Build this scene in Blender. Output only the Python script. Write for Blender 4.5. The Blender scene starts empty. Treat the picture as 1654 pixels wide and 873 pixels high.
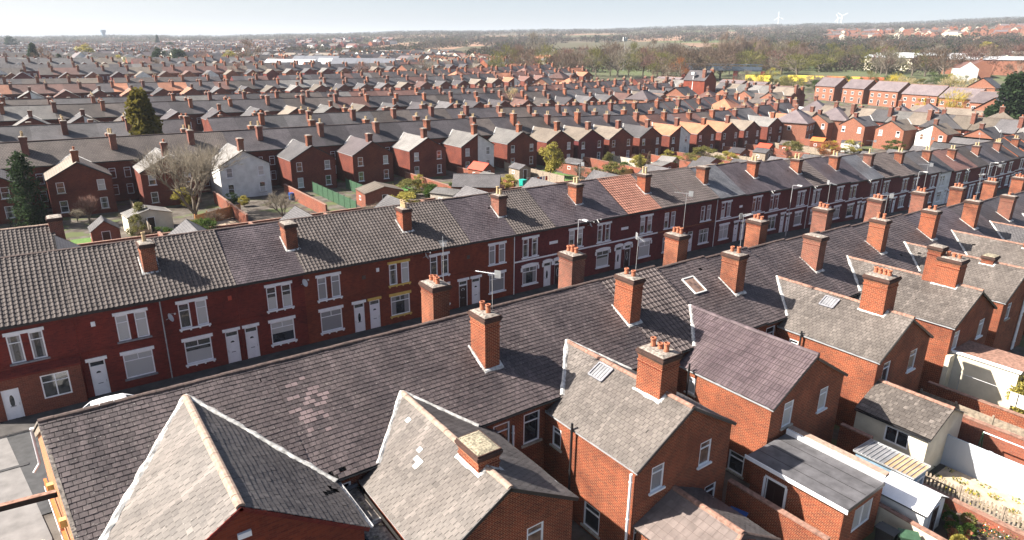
import bpy, math, random
from mathutils import Vector, Matrix
from math import sin, cos, pi, radians, sqrt, atan2, hypot
R = random.Random(7)
S = bpy.context.scene
COL = S.collection
V3 = Vector

# ---------------------------------------------------------------- camera model (solved from the street's vanishing points)
CAMH = 20.0
F = 1050.442
CR = [[0.8082974, -0.1761376, 0.5618103], [-0.588652, -0.2612109, 0.7650214], [0.0120019, -0.9490756, -0.3148199]]   # world axes expressed in camera coordinates (x right, y down, z forward)
def column_dir(px):
    """unit horizontal world direction seen in a column of the photograph near the horizon"""
    py = 80 + 0.0127*px
    c = ((px-827)/F, (py-436.5)/F, 1.0)
    x = sum(CR[0][i]*c[i] for i in range(3)); y = sum(CR[1][i]*c[i] for i in range(3))
    n = hypot(x, y); return x/n, y/n
def at(px, dist):
    d = column_dir(px); return d[0]*dist, d[1]*dist

def interp(x, xs, ys):
    if x <= xs[0]: return ys[0]
    for i in range(1, len(xs)):
        if x <= xs[i]:
            t = (x-xs[i-1])/(xs[i]-xs[i-1]); return ys[i-1]+(ys[i]-ys[i-1])*t
    return ys[-1]
def sstep(a, b, x):
    t = min(1, max(0, (x-a)/(b-a))); return t*t*(3-2*t)
FR = [0, 130, 200, 250, 300, 360, 430, 500, 700, 1000, 1400, 2000, 2800, 3600, 5000, 9000]
FL = [0, 0, 0, .6, 2.0, 4.8, 6.5, 7.5, 9.5, 12, 17, 28, 43, 58, 54, 30]
FM = [0, 0, 0, .6, 2.2, 6, 9.5, 12, 20, 31, 48, 76, 108, 138, 110, 60]
FRR = [0, 0, .8, 2.6, 5, 9.5, 13, 16, 26, 40, 66, 100, 146, 188, 150, 80]
def terrain(x, y):
    a = interp(x, [24,33,42,51,60,69,78,90,110,150,185], [0,.25,.5,.75,1.05,1.4,1.9,2.3,2.8,3.,1.])
    b = interp(x, [55,68,77,86,96,105,124,148,162,185], [0,.25,.7,1.1,1.45,1.9,2.8,3.1,2.4,0])
    c = interp(x, [70,100,120,145,165,200], [0,.8,1.3,1.8,1.2,.5])
    d = interp(y, [28,42,108,190], [a,b,c,.3*c])
    r = hypot(x, y)
    az = math.degrees(atan2(x, y)); az = max(-20, min(95, az))
    f = [interp(r, FR, T) for T in (FL, FM, FRR)]
    fz = interp(az, [0, 37, 73], f)
    if r > 1300:
        k = min(1, (r-1300)/1500)
        fz += k*(2.6*sin(az*.25+1)+1.6*sin(az*.6+r*.0011)+.8*sin(az*2.1+2))
    return -d*(1-sstep(140, 330, r)) + fz

# ---------------------------------------------------------------- naming and object helpers
def tag(o, label=None, cat=None, group=None, kind=None):
    if label: o['label'] = label
    if cat: o['category'] = cat
    if group: o['group'] = group
    if kind: o['kind'] = kind
    return o
def empty(name, loc, rz=0.0):
    o = bpy.data.objects.new(name, None); COL.objects.link(o)
    o.location = loc; o.rotation_euler = (0, 0, rz); o.empty_display_size = .3
    return o
def put(name, mesh, parent=None, loc=(0,0,0), rz=0.0, rot=None):
    o = bpy.data.objects.new(name, mesh); COL.objects.link(o)
    o.location = loc; o.rotation_euler = rot if rot else (0, 0, rz)
    if parent: o.parent = parent
    return o
ONES = ['zeroth','first','second','third','fourth','fifth','sixth','seventh','eighth','ninth','tenth','eleventh','twelfth','thirteenth','fourteenth','fifteenth','sixteenth','seventeenth','eighteenth','nineteenth']
TENS = {2:'twent',3:'thirt',4:'fort',5:'fift',6:'sixt',7:'sevent',8:'eight',9:'ninet'}
def ordn(n):
    if n < 20: return ONES[n]
    if n % 10 == 0: return TENS[n//10]+'ieth'
    return TENS[n//10]+'y-'+ONES[n % 10]

class MB:
    """collects faces of one mesh; every face has a material and a tint value"""
    def __init__(s): s.v=[]; s.f=[]; s.m=[]; s.t=[]; s.uv=[]; s.mats=[]; s.sm=[]
    def mi(s, mat):
        if mat not in s.mats: s.mats.append(mat)
        return s.mats.index(mat)
    def face(s, pts, mat, tint=None, uv=None, smooth=False):
        b = len(s.v); s.v += [tuple(p) for p in pts]; s.f.append(tuple(range(b, b+len(pts))))
        s.m.append(s.mi(mat)); s.t.append(R.random() if tint is None else tint); s.sm.append(smooth)
        if uv is None:
            a, c_, d = V3(pts[0]), V3(pts[1]), V3(pts[2])
            n = (c_-a).cross(d-a)
            if n.length < 1e-12: n = V3((0,0,1))
            n.normalize()
            if abs(n.z) > .97: uv = [(p[0], p[1]) for p in pts]
            elif abs(n.z) < .12:
                uv = [((p[1] if abs(n.x) > abs(n.y) else p[0]), p[2]) for p in pts]
            else:
                h = V3((0,0,1)).cross(n).normalized(); w = n.cross(h)
                uv = [(V3(p).dot(h), V3(p).dot(w)) for p in pts]
        s.uv.append(uv)
    def box(s, lo, hi, mat, tint=None, skip=''):
        x0,y0,z0 = lo; x1,y1,z1 = hi
        t = R.random() if tint is None else tint
        F_ = {'b':[(x0,y0,z0),(x0,y1,z0),(x1,y1,z0),(x1,y0,z0)], 't':[(x0,y0,z1),(x1,y0,z1),(x1,y1,z1),(x0,y1,z1)],
             's':[(x0,y0,z0),(x1,y0,z0),(x1,y0,z1),(x0,y0,z1)], 'n':[(x1,y1,z0),(x0,y1,z0),(x0,y1,z1),(x1,y1,z1)],
             'w':[(x0,y1,z0),(x0,y0,z0),(x0,y0,z1),(x0,y1,z1)], 'e':[(x1,y0,z0),(x1,y1,z0),(x1,y1,z1),(x1,y0,z1)]}
        for k, p in F_.items():
            if k not in skip: s.face(p, mat, t)
    def bar(s, a, b, w, h, mat, up=(0,0,1), tint=None):
        """rectangular bar from a to b, w across, h along up"""
        a, b, up = V3(a), V3(b), V3(up); d = (b-a).normalized()
        sd = d.cross(up).normalized(); u = sd.cross(d).normalized(); sd *= w/2; u *= h/2
        A = [a-sd-u, a+sd-u, a+sd+u, a-sd+u]; B = [b-sd-u, b+sd-u, b+sd+u, b-sd+u]
        t = R.random() if tint is None else tint
        for i in range(4):
            j = (i+1) % 4; s.face([A[i], A[j], B[j], B[i]], mat, t)
        s.face([A[3],A[2],A[1],A[0]], mat, t); s.face(B, mat, t)
    def tube(s, a, b, r0, r1, n, mat, caps=True, tint=None, smooth=True):
        a, b = V3(a), V3(b); d = (b-a).normalized()
        q = V3((1,0,0)) if abs(d.x) < .8 else V3((0,1,0))
        e = d.cross(q).normalized(); g = d.cross(e)
        t = R.random() if tint is None else tint
        A = [a+(e*cos(2*pi*i/n)+g*sin(2*pi*i/n))*r0 for i in range(n)]
        B = [b+(e*cos(2*pi*i/n)+g*sin(2*pi*i/n))*r1 for i in range(n)]
        for i in range(n):
            j = (i+1) % n; s.face([A[i], A[j], B[j], B[i]], mat, t, smooth=smooth)
        if caps:
            s.face(B, mat, t); s.face(A[::-1], mat, t)
    def lathe(s, prof, c, n, mat, tint=None):
        t = R.random() if tint is None else tint
        rings = [[(c[0]+r*cos(2*pi*i/n), c[1]+r*sin(2*pi*i/n), c[2]+z) for i in range(n)] for r, z in prof]
        for k in range(len(rings)-1):
            for i in range(n):
                j = (i+1) % n; s.face([rings[k][i], rings[k][j], rings[k+1][j], rings[k+1][i]], mat, t, smooth=True)
    def mesh(s, name):
        me = bpy.data.meshes.new(name); me.from_pydata(s.v, [], s.f)
        for m in s.mats: me.materials.append(m)
        me.polygons.foreach_set('material_index', s.m)
        me.polygons.foreach_set('use_smooth', s.sm)
        ul = me.uv_layers.new(name='UVMap'); flat = []
        for u in s.uv:
            for p in u: flat += [p[0], p[1]]
        ul.data.foreach_set('uv', flat)
        at_ = me.attributes.new('tint', 'FLOAT', 'FACE'); at_.data.foreach_set('value', s.t)
        return me
    def obj(s, name, parent=None, loc=(0,0,0), rz=0.0):
        return put(name, s.mesh(name), parent, loc, rz)

# ---------------------------------------------------------------- materials
def new_mat(name):
    m = bpy.data.materials.new(name); m.use_nodes = True
    nt = m.node_tree; nt.nodes.clear()
    o = nt.nodes.new('ShaderNodeOutputMaterial'); b = nt.nodes.new('ShaderNodeBsdfPrincipled')
    nt.links.new(b.outputs[0], o.inputs[0])
    return m, nt, b
def nd(nt, t, **kw):
    n = nt.nodes.new(t)
    for k, v in kw.items():
        if k in ('operation','blend_type','data_type','noise_dimensions','attribute_name','attribute_type','feature','offset','squash','wave_type','bands_direction','wave_profile','offset_frequency','clamp'): setattr(n, k, v)
        else: n.inputs[k.replace('_', ' ')].default_value = v
    return n
def mixc(nt, fac, a, b, mode='MIX'):
    n = nt.nodes.new('ShaderNodeMix'); n.data_type = 'RGBA'; n.blend_type = mode
    for i, x in ((0, fac), (6, a), (7, b)):
        if hasattr(x, 'is_linked') or hasattr(x, 'links'): nt.links.new(x, n.inputs[i])
        elif i == 0: n.inputs[0].default_value = x
        else: n.inputs[i].default_value = (*x, 1)
    return n.outputs[2]
def mrange(nt, src, a, b, c=0., d=1.):
    n = nt.nodes.new('ShaderNodeMapRange'); nt.links.new(src, n.inputs[0])
    for i, v in enumerate((a, b, c, d)): n.inputs[i+1].default_value = v
    return n.outputs[0]
def pos(nt, scale=None):
    g = nt.nodes.new('ShaderNodeNewGeometry'); 
    if scale is None: return g.outputs['Position']
    n = nt.nodes.new('ShaderNodeVectorMath'); n.operation = 'MULTIPLY'; nt.links.new(g.outputs['Position'], n.inputs[0]); n.inputs[1].default_value = scale
    return n.outputs[0]
def noise(nt, vec, scale, detail=3, rough=.55):
    n = nd(nt, 'ShaderNodeTexNoise', Scale=scale, Detail=detail, Roughness=rough); nt.links.new(vec, n.inputs['Vector']); return n.outputs[0]
def bump(nt, b, h, strength=.5, dist=.02):
    n = nt.nodes.new('ShaderNodeBump'); n.inputs['Strength'].default_value = strength; n.inputs['Distance'].default_value = dist
    nt.links.new(h, n.inputs['Height']); nt.links.new(n.outputs[0], b.inputs['Normal'])
def attr(nt, name='tint'):
    n = nt.nodes.new('ShaderNodeAttribute'); n.attribute_name = name; return n.outputs['Fac']

def plain(name, col, rough=.6, var=.12, scale=3., metal=0, spec=.4):
    m, nt, b = new_mat(name)
    p = pos(nt); n1 = noise(nt, p, scale, 4)
    dark = tuple(c*(1-var*1.6) for c in col); lite = tuple(min(1, c*(1+var)) for c in col)
    c = mixc(nt, mrange(nt, n1, .3, .7), dark, lite)
    nt.links.new(c, b.inputs['Base Color'])
    b.inputs['Roughness'].default_value = rough; b.inputs['Metallic'].default_value = metal; b.inputs['Specular IOR Level'].default_value = spec
    return m
def brick(name, c1, c2, mortar, var=.35, stain=(.05,.035,.03), st=.35, msz=.007):
    m, nt, b = new_mat(name)
    uv = nt.nodes.new('ShaderNodeUVMap').outputs[0]
    t = nd(nt, 'ShaderNodeTexBrick', Scale=1.0)
    t.inputs['Brick Width'].default_value = .225; t.inputs['Row Height'].default_value = .075; t.inputs['Mortar Size'].default_value = msz
    t.inputs['Mortar Smooth'].default_value = .2; t.inputs['Bias'].default_value = -.1
    t.inputs['Color1'].default_value = (*c1, 1); t.inputs['Color2'].default_value = (*c2, 1); t.inputs['Mortar'].default_value = (*mortar, 1)
    nt.links.new(uv, t.inputs['Vector'])
    p = pos(nt)
    big = noise(nt, p, .55, 5, .6); sm = noise(nt, p, 5., 4, .6)
    c = mixc(nt, mrange(nt, big, .42, .75, 0, st), t.outputs['Color'], stain)
    c = mixc(nt, mrange(nt, sm, .35, .7, 0, var), c, tuple(min(1, x*1.4+.008) for x in c1), 'MIX')
    nt.links.new(c, b.inputs['Base Color']); b.inputs['Roughness'].default_value = .85; b.inputs['Specular IOR Level'].default_value = .2
    inv = nd(nt, 'ShaderNodeMath', operation='SUBTRACT'); inv.inputs[0].default_value = 1; nt.links.new(t.outputs['Fac'], inv.inputs[1])
    bump(nt, b, inv.outputs[0], .6, .01)
    return m
def slate(name, a, b_, lichen=(.42,.40,.36), amount=.25, rough=.55, patch=None):
    """real slates: each carries its own tint; lichen and bleaching on top"""
    m, nt, b = new_mat(name)
    t = attr(nt); p = pos(nt)
    c = mixc(nt, t, a, b_)
    n1 = noise(nt, p, .5, 5, .62)
    c = mixc(nt, mrange(nt, n1, .4, .72, 0, .5), c, patch or tuple(x*1.7 for x in b_))
    n2 = noise(nt, p, 13., 5, .72)
    c = mixc(nt, mrange(nt, n2, .60, .72, 0, amount), c, lichen)
    n3 = noise(nt, p, 1.7, 4, .6)
    uvn = nt.nodes.new('ShaderNodeUVMap').outputs[0]; vm = nt.nodes.new('ShaderNodeVectorMath'); vm.operation = 'MULTIPLY'; nt.links.new(uvn, vm.inputs[0]); vm.inputs[1].default_value = (2.2, .22, 1)
    c = mixc(nt, mrange(nt, noise(nt, vm.outputs[0], 1., 4, .6), .52, .70, 0, .45), c, tuple(min(1, x*1.9) for x in b_))
    c = mixc(nt, mrange(nt, n3, .5, .75, 0, .45), c, tuple(x*.55 for x in a))
    nt.links.new(c, b.inputs['Base Color']); b.inputs['Roughness'].default_value = rough; b.inputs['Specular IOR Level'].default_value = .35
    bump(nt, b, n2, .25, .01)
    return m
def roofm(name, a, b_, bw=.25, rh=.2, lines=.35, rough=.6, lich=.12):
    """roof covering for more distant houses: courses from the uv map"""
    m, nt, b = new_mat(name)
    uv = nt.nodes.new('ShaderNodeUVMap').outputs[0]
    t = nd(nt, 'ShaderNodeTexBrick', Scale=1.0)
    t.inputs['Brick Width'].default_value = bw; t.inputs['Row Height'].default_value = rh; t.inputs['Mortar Size'].default_value = rh*.11
    t.inputs['Color1'].default_value = (*a, 1); t.inputs['Color2'].default_value = (*b_, 1); t.inputs['Mortar'].default_value = (*[x*lines for x in a], 1)
    nt.links.new(uv, t.inputs['Vector']); p = pos(nt)
    oi = nt.nodes.new('ShaderNodeObjectInfo')
    c = mixc(nt, mrange(nt, noise(nt, p, .45, 5, .6), .38, .7, 0, .5), t.outputs['Color'], tuple(x*1.3 for x in b_))
    c = mixc(nt, mrange(nt, noise(nt, p, 7, 4, .7), .58, .72, 0, lich*2), c, (.4,.38,.33))
    hs = nt.nodes.new('ShaderNodeHueSaturation'); nt.links.new(c, hs.inputs['Color']); nt.links.new(mrange(nt, oi.outputs['Random'], 0, 1, .72, 1.35), hs.inputs['Value'])
    nt.links.new(hs.outputs[0], b.inputs['Base Color']); b.inputs['Roughness'].default_value = rough; b.inputs['Specular IOR Level'].default_value = .3
    inv = nd(nt, 'ShaderNodeMath', operation='SUBTRACT'); inv.inputs[0].default_value = 1; nt.links.new(t.outputs['Fac'], inv.inputs[1])
    bump(nt, b, inv.outputs[0], .7, .03)
    return m
def pane_mat(name, col, stripes=0., coat=1.):
    m, nt, b = new_mat(name)
    p = nt.nodes.new('ShaderNodeTexCoord').outputs['Object']
    if stripes:
        w = nd(nt, 'ShaderNodeTexWave', Scale=stripes, Distortion=.3, bands_direction='X'); nt.links.new(p, w.inputs['Vector'])
        c = mixc(nt, w.outputs['Fac'], tuple(x*.7 for x in col), col); nt.links.new(c, b.inputs['Base Color'])
    else:
        c = mixc(nt, mrange(nt, noise(nt, pos(nt), 2., 3), .35, .65), tuple(x*.5 for x in col), tuple(x*1.8 for x in col)); nt.links.new(c, b.inputs['Base Color'])
    b.inputs['Roughness'].default_value = .5 if stripes else .1; b.inputs['Coat Weight'].default_value = coat; b.inputs['Coat Roughness'].default_value = .02
    return m
def leafm(name, a, b_, rough=.7):
    m, nt, b = new_mat(name); t = attr(nt)
    c = mixc(nt, t, a, b_); nt.links.new(c, b.inputs['Base Color']); b.inputs['Roughness'].default_value = rough; b.inputs['Specular IOR Level'].default_value = .1
    tr = nt.nodes.new('ShaderNodeBsdfTranslucent'); nt.links.new(c, tr.inputs[0]); mx = nt.nodes.new('ShaderNodeMixShader'); mx.inputs[0].default_value = .45
    out = [n for n in nt.nodes if n.type == 'OUTPUT_MATERIAL'][0]; nt.links.new(b.outputs[0], mx.inputs[1]); nt.links.new(tr.outputs[0], mx.inputs[2]); nt.links.new(mx.outputs[0], out.inputs[0])
    return m

M = {}
M['brick_front'] = brick('brick_front', (.18,.026,.018), (.09,.014,.012), (.13,.045,.035), .22, (.028,.009,.010), .65, .006)
M['brick_front2'] = brick('brick_front2', (.21,.042,.020), (.11,.022,.014), (.16,.06,.038), .22, (.05,.018,.014), .6, .006)
M['brick_plum'] = brick('brick_plum', (.14,.026,.026), (.075,.015,.017), (.13,.05,.045), .2, (.035,.014,.016), .6, .006)
M['brick_rear'] = brick('brick_rear', (.235,.045,.020), (.085,.017,.013), (.42,.23,.125), .10, (.04,.014,.013), .65, .0095)
M['brick_mid'] = brick('brick_mid', (.165,.034,.021), (.075,.016,.013), (.22,.10,.065), .10, (.03,.012,.012), .6, .009)
M['brick_rear2'] = brick('brick_rear2', (.40,.16,.07), (.30,.10,.05), (.45,.34,.22), .25, (.12,.06,.04), .35, .009)
M['brick_shop'] = brick('brick_shop', (.19,.05,.03), (.10,.026,.018), (.22,.13,.09), .15)
M['brick_chim'] = brick('brick_chim', (.225,.048,.022), (.09,.02,.015), (.40,.24,.14), .12, (.025,.014,.013), .95, .010)
M['brick_sooty'] = brick('brick_sooty', (.075,.035,.027), (.035,.022,.019), (.08,.06,.05), .3, (.03,.025,.022), .8, .008)
M['brick_wall'] = brick('brick_wall', (.24,.07,.04), (.14,.04,.028), (.25,.17,.12), .25, (.08,.06,.05), .6)
M['brick_new'] = brick('brick_new', (.24,.085,.05), (.16,.055,.037), (.36,.25,.17), .2, (.14,.06,.045), .35)
M['brick_chim2'] = brick('brick_chim2', (.18,.05,.032), (.08,.027,.021), (.34,.24,.17), .25, (.04,.028,.025), .85, .009)
M['brick_sooty2'] = brick('brick_sooty2', (.17,.055,.038), (.10,.036,.028), (.18,.12,.09), .3, (.03,.025,.022), .8, .008)
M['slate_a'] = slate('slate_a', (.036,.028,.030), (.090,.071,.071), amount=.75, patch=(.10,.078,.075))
M['slate_w'] = slate('slate_w', (.068,.058,.052), (.145,.126,.113), (.34,.31,.28), .6, patch=(.15,.128,.115))  # paler copy for sun-facing wing slopes, sunlight put into the colour
M['slate_d'] = slate('slate_d', (.034,.030,.031), (.07,.063,.062), amount=.35)  # darker copy for wing slopes turned from the sun, shade in the colour
M['slate_b'] = slate('slate_b', (.046,.036,.041), (.08,.065,.07), amount=.25, rough=.55)
M['slate_bg'] = slate('slate_bg', (.07,.07,.078), (.12,.12,.128), amount=.15, rough=.5)
M['pan_brown'] = slate('pan_brown', (.054,.044,.041), (.085,.071,.066), amount=.2, rough=.85, patch=(.098,.082,.076))
M['pan_red'] = slate('pan_red', (.20,.085,.06), (.27,.125,.09), amount=.15, rough=.75, patch=(.3,.16,.12))
M['tile_purple'] = slate('tile_purple', (.062,.044,.049), (.10,.074,.08), amount=.04, rough=.5, patch=(.15,.115,.115))
M['tile_grey'] = slate('tile_grey', (.060,.047,.046), (.098,.078,.074), amount=.12, rough=.6)
M['slate_pink'] = slate('slate_pink', (.10,.074,.075), (.17,.128,.126), amount=.5)
M['tile_new'] = slate('tile_new', (.11,.087,.079), (.14,.112,.102), amount=.05, rough=.7)
RF = {
 'dark': roofm('far_slate_dark', (.043,.037,.041), (.07,.061,.066)),
 'grey': roofm('far_slate_grey', (.068,.063,.066), (.10,.094,.097)),
 'light': roofm('far_slate_light', (.13,.122,.117), (.18,.17,.16)),
 'beige': roofm('far_tile_beige', (.13,.105,.083), (.17,.14,.112), .3, .3, .45),
 'brown': roofm('far_tile_brown', (.066,.053,.048), (.095,.078,.07), .3, .33, .4),
 'red': roofm('far_tile_red', (.11,.055,.046), (.145,.075,.06), .3, .33, .5),
 'orange': roofm('far_tile_orange', (.27,.11,.06), (.34,.15,.085), .3, .33, .6),
 'purple': roofm('far_tile_purple', (.10,.08,.085), (.13,.105,.107), .3, .33, .7),
}
ROOFWORD = {'dark':'dark slate','grey':'grey slate','light':'pale grey slate','beige':'beige tiled','brown':'brown tiled','red':'dull red tiled','orange':'orange tiled','purple':'plum tiled'}
M['white'] = plain('white_paint', (.78,.78,.79), .4, .05)
M['whitewall'] = plain('white_render', (.62,.62,.60), .85, .12, 1.2)
M['cream'] = plain('cream_render', (.60,.54,.42), .85, .12, 1.)
M['yellow'] = plain('yellow_paint', (.62,.42,.10), .5, .1)
M['stone'] = plain('weathered_stone', (.40,.36,.30), .85, .25, 5)
M['cement'] = plain('cement', (.22,.19,.165), .9, .45, 9)
M['fillet'] = plain('pale_mortar', (.46,.45,.43), .9, .35, 5)
M['mossy'] = plain('mossy_cement', (.24,.21,.15), .95, .5, 14)
M['lead'] = plain('lead', (.20,.20,.22), .5, .2, 5)
M['black'] = plain('black_plastic', (.02,.02,.022), .4, .2)
M['gutter'] = plain('grey_gutter', (.33,.33,.34), .5, .15)
M['ridge'] = plain('clay_ridge', (.24,.135,.10), .85, .3, 6)
M['ridge_dark'] = plain('dark_ridge', (.085,.058,.05), .8, .3, 6)
M['ridge_cream'] = plain('buff_ridge', (.29,.21,.165), .85, .2, 6)
M['pot_buff'] = plain('buff_clay_pot', (.46,.34,.19), .8, .2, 8)
M['pot_red'] = plain('red_clay_pot', (.36,.13,.07), .8, .3, 8)
M['soot'] = plain('sooty_dark', (.015,.013,.012), .95, .2)  # near-black for roof underlay, undersides, seams and the beam body
M['felt'] = plain('roof_felt', (.085,.082,.088), .8, .25, 2)
M['flags'] = plain('dark_flagstones', (.055,.05,.048), .9, .3, 1.5)  # paving with the street's shadow put into its colour
M['asphalt'] = plain('asphalt', (.05,.05,.052), .9, .2, 2)
M['pave'] = plain('concrete_paving', (.17,.16,.155), .9, .15, 1.5)
M['wood'] = plain('weathered_timber', (.26,.21,.16), .85, .3, 6)
M['wood_or'] = plain('orange_timber', (.50,.25,.10), .8, .2, 6)
M['wood_yel'] = plain('yellow_timber', (.55,.40,.14), .8, .2, 6)
M['green'] = plain('green_paint', (.04,.09,.05), .6, .2, 4)
M['metal'] = plain('galvanised_metal', (.45,.46,.47), .4, .1, 3, .6)
M['dish'] = plain('pale_dish', (.55,.55,.54), .5, .1)
M['blue'] = plain('blue_plastic', (.02,.07,.25), .4, .1)
M['bluegrey'] = plain('blue_grey_paint', (.17,.26,.34), .6, .2)
M['teal'] = plain('teal_plastic', (.02,.35,.28), .4, .1)
M['soil'] = plain('soil', (.10,.07,.05), .95, .3, 3)
M['lawn'] = plain('lawn', (.08,.15,.03), .95, .3, 4)
M['turf'] = plain('bright_turf', (.06,.17,.035), .9, .1, 4)
M['pink'] = plain('pink_cloth', (.6,.3,.38), .8)
M['sand'] = plain('sandy_paving', (.42,.33,.24), .9, .15, 3)
M['poly'] = plain('polycarbonate', (.20,.20,.21), .3, .2, 2)
M['polytan'] = plain('tan_polycarbonate', (.42,.28,.16), .3, .2, 2)
M['red'] = plain('red_paint', (.45,.06,.03), .5)
M['orange'] = plain('orange_paint', (.55,.15,.04), .5)
M['contyellow'] = plain('container_yellow', (.70,.52,.06), .5, .06)
M['contred'] = plain('container_red', (.60,.12,.06), .5, .08)
M['steel'] = plain('dark_blue_steel', (.06,.08,.11), .5, .2)
M['shedgrey'] = plain('cladding_grey', (.13,.135,.155), .9, .08, .3)
M['shedwhite'] = plain('cladding_white', (.48,.51,.54), .9, .08, .3)
M['blind'] = pane_mat('window_blind', (.50,.50,.49), 9.)
M['curtain'] = pane_mat('window_curtain', (.26,.26,.27), 4.)
M['glass'] = pane_mat('window_glass', (.02,.023,.028))
M['glass_warm'] = pane_mat('window_glass_curtained', (.16,.10,.07))
M['doorwhite'] = plain('white_door', (.74,.74,.76), .35, .04)
M['doordark'] = plain('dark_door', (.035,.018,.016), .35, .1)
M['bark'] = plain('bark', (.16,.13,.10), .9, .3, 6)
M['carwhite'] = plain('white_car_paint', (.80,.80,.82), .2, .03)
M['tyre'] = plain('tyre', (.02,.02,.02), .8)
for k, (a, b_) in {'bare_brown':((.10,.07,.052),(.20,.145,.105)), 'bare_grey':((.15,.13,.10),(.30,.26,.205)), 'bare_pink':((.14,.08,.068),(.25,.15,.12)),
    'yellowgreen':((.22,.19,.04),(.44,.38,.10)), 'yellow':((.40,.30,.03),(.62,.50,.10)), 'olive':((.10,.105,.03),(.22,.20,.07)),
    'green':((.03,.06,.015),(.09,.14,.03)), 'conifer':((.014,.028,.014),(.045,.07,.028)), 'conifer_gold':((.05,.05,.01),(.17,.14,.03)),
    'blonde':((.36,.28,.14),(.58,.48,.28)), 'rust':((.22,.09,.04),(.42,.18,.07)), 'poplar':((.20,.145,.115),(.33,.25,.20)), 'wood_brown':((.06,.045,.035),(.115,.085,.065)), 'wood_grey':((.075,.065,.055),(.13,.11,.09)), 'wood_olive':((.045,.048,.022),(.09,.085,.04)), 'wood_dark':((.014,.024,.014),(.035,.05,.025)), 'wood_pink':((.085,.055,.047),(.14,.09,.075))}.items():
    M['leaf_'+k] = leafm('leaf_'+k, a, b_)
# ---------------------------------------------------------------- building pieces
def wall(mb, O, U, width, z0, z1, holes, mat, depth=.11, peak=None):
    """wall with real openings; O is (x,y) of the start, U the unit direction, outward is to the right of U"""
    N = (U[1], -U[0]); tw = .5
    def P(u, z, d=0.): return (O[0]+U[0]*u-N[0]*d, O[1]+U[1]*u-N[1]*d, z)
    us = sorted({0., width, *[h[0] for h in holes], *[h[1] for h in holes]}); zs = sorted({z0, z1, *[h[2] for h in holes], *[h[3] for h in holes]})
    for i in range(len(us)-1):
        for j in range(len(zs)-1):
            cu, cz = (us[i]+us[i+1])/2, (zs[j]+zs[j+1])/2
            if any(h[0] < cu < h[1] and h[2] < cz < h[3] for h in holes): continue
            mb.face([P(us[i],zs[j]), P(us[i+1],zs[j]), P(us[i+1],zs[j+1]), P(us[i],zs[j+1])], mat, tw)
    for a, b, c, d in holes:
        mb.face([P(a,c), P(a,c,depth), P(a,d,depth), P(a,d)], mat, tw); mb.face([P(b,c,depth), P(b,c), P(b,d), P(b,d,depth)], mat, tw)
        mb.face([P(a,d), P(a,d,depth), P(b,d,depth), P(b,d)], mat, tw); mb.face([P(a,c,depth), P(a,c), P(b,c), P(b,c,depth)], mat, tw)
    if peak:   # list of (u,z) above z1
        mb.face([P(0,z1), P(width,z1)]+[P(u,z) for u, z in peak], mat, tw)

def clip(poly, axis, val, keep_less):
    out = []
    for i in range(len(poly)):
        a, b = poly[i], poly[(i+1) % len(poly)]
        ia = (a[axis] <= val) == keep_less or a[axis] == val; ib = (b[axis] <= val) == keep_less or b[axis] == val
        if ia: out.append(a)
        if ia != ib:
            t = (val-a[axis])/(b[axis]-a[axis]); p = [a[0]+(b[0]-a[0])*t, a[1]+(b[1]-a[1])*t]; p[axis] = val; out.append(tuple(p))
    return out
def cliphalf(rect, poly):
    """Sutherland-Hodgman of rect against a convex counter-clockwise polygon"""
    out = rect
    for i in range(len(poly)):
        a, b = poly[i], poly[(i+1) % len(poly)]
        def sd(p): return (b[0]-a[0])*(p[1]-a[1])-(b[1]-a[1])*(p[0]-a[0])
        src, out = out, []
        for k in range(len(src)):
            p, q = src[k], src[(k+1) % len(src)]; sp, sq = sd(p), sd(q)
            if sp >= -1e-9: out.append(p)
            if (sp > 1e-9 and sq < -1e-9) or (sp < -1e-9 and sq > 1e-9):
                t = sp/(sp-sq); out.append((p[0]+(q[0]-p[0])*t, p[1]+(q[1]-p[1])*t))
        if len(out) < 3: return []
    return out
class Plane:
    """roof slope: O at the eave, U along the eave, V up the slope"""
    def __init__(s, O, U, V):
        s.O, s.U, s.V = V3(O), V3(U).normalized(), V3(V).normalized(); s.N = s.U.cross(s.V)
        if s.N.z < 0: s.N = -s.N
        s.k = R.uniform(0, 6)
    def p(s, u, v, h=0.): return s.O+s.U*u+s.V*v+s.N*(h+.020*sin(u*.9+s.k)*sin(v*.8+s.k)+.012*sin(u*2.3+v*1.1+s.k))
    def uvof(s, P): d = V3(P)-s.O; return (d.dot(s.U), d.dot(s.V))
def ccw(poly):
    a = sum(poly[i][0]*poly[(i+1)%len(poly)][1]-poly[(i+1)%len(poly)][0]*poly[i][1] for i in range(len(poly)))
    return poly if a > 0 else poly[::-1]
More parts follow.
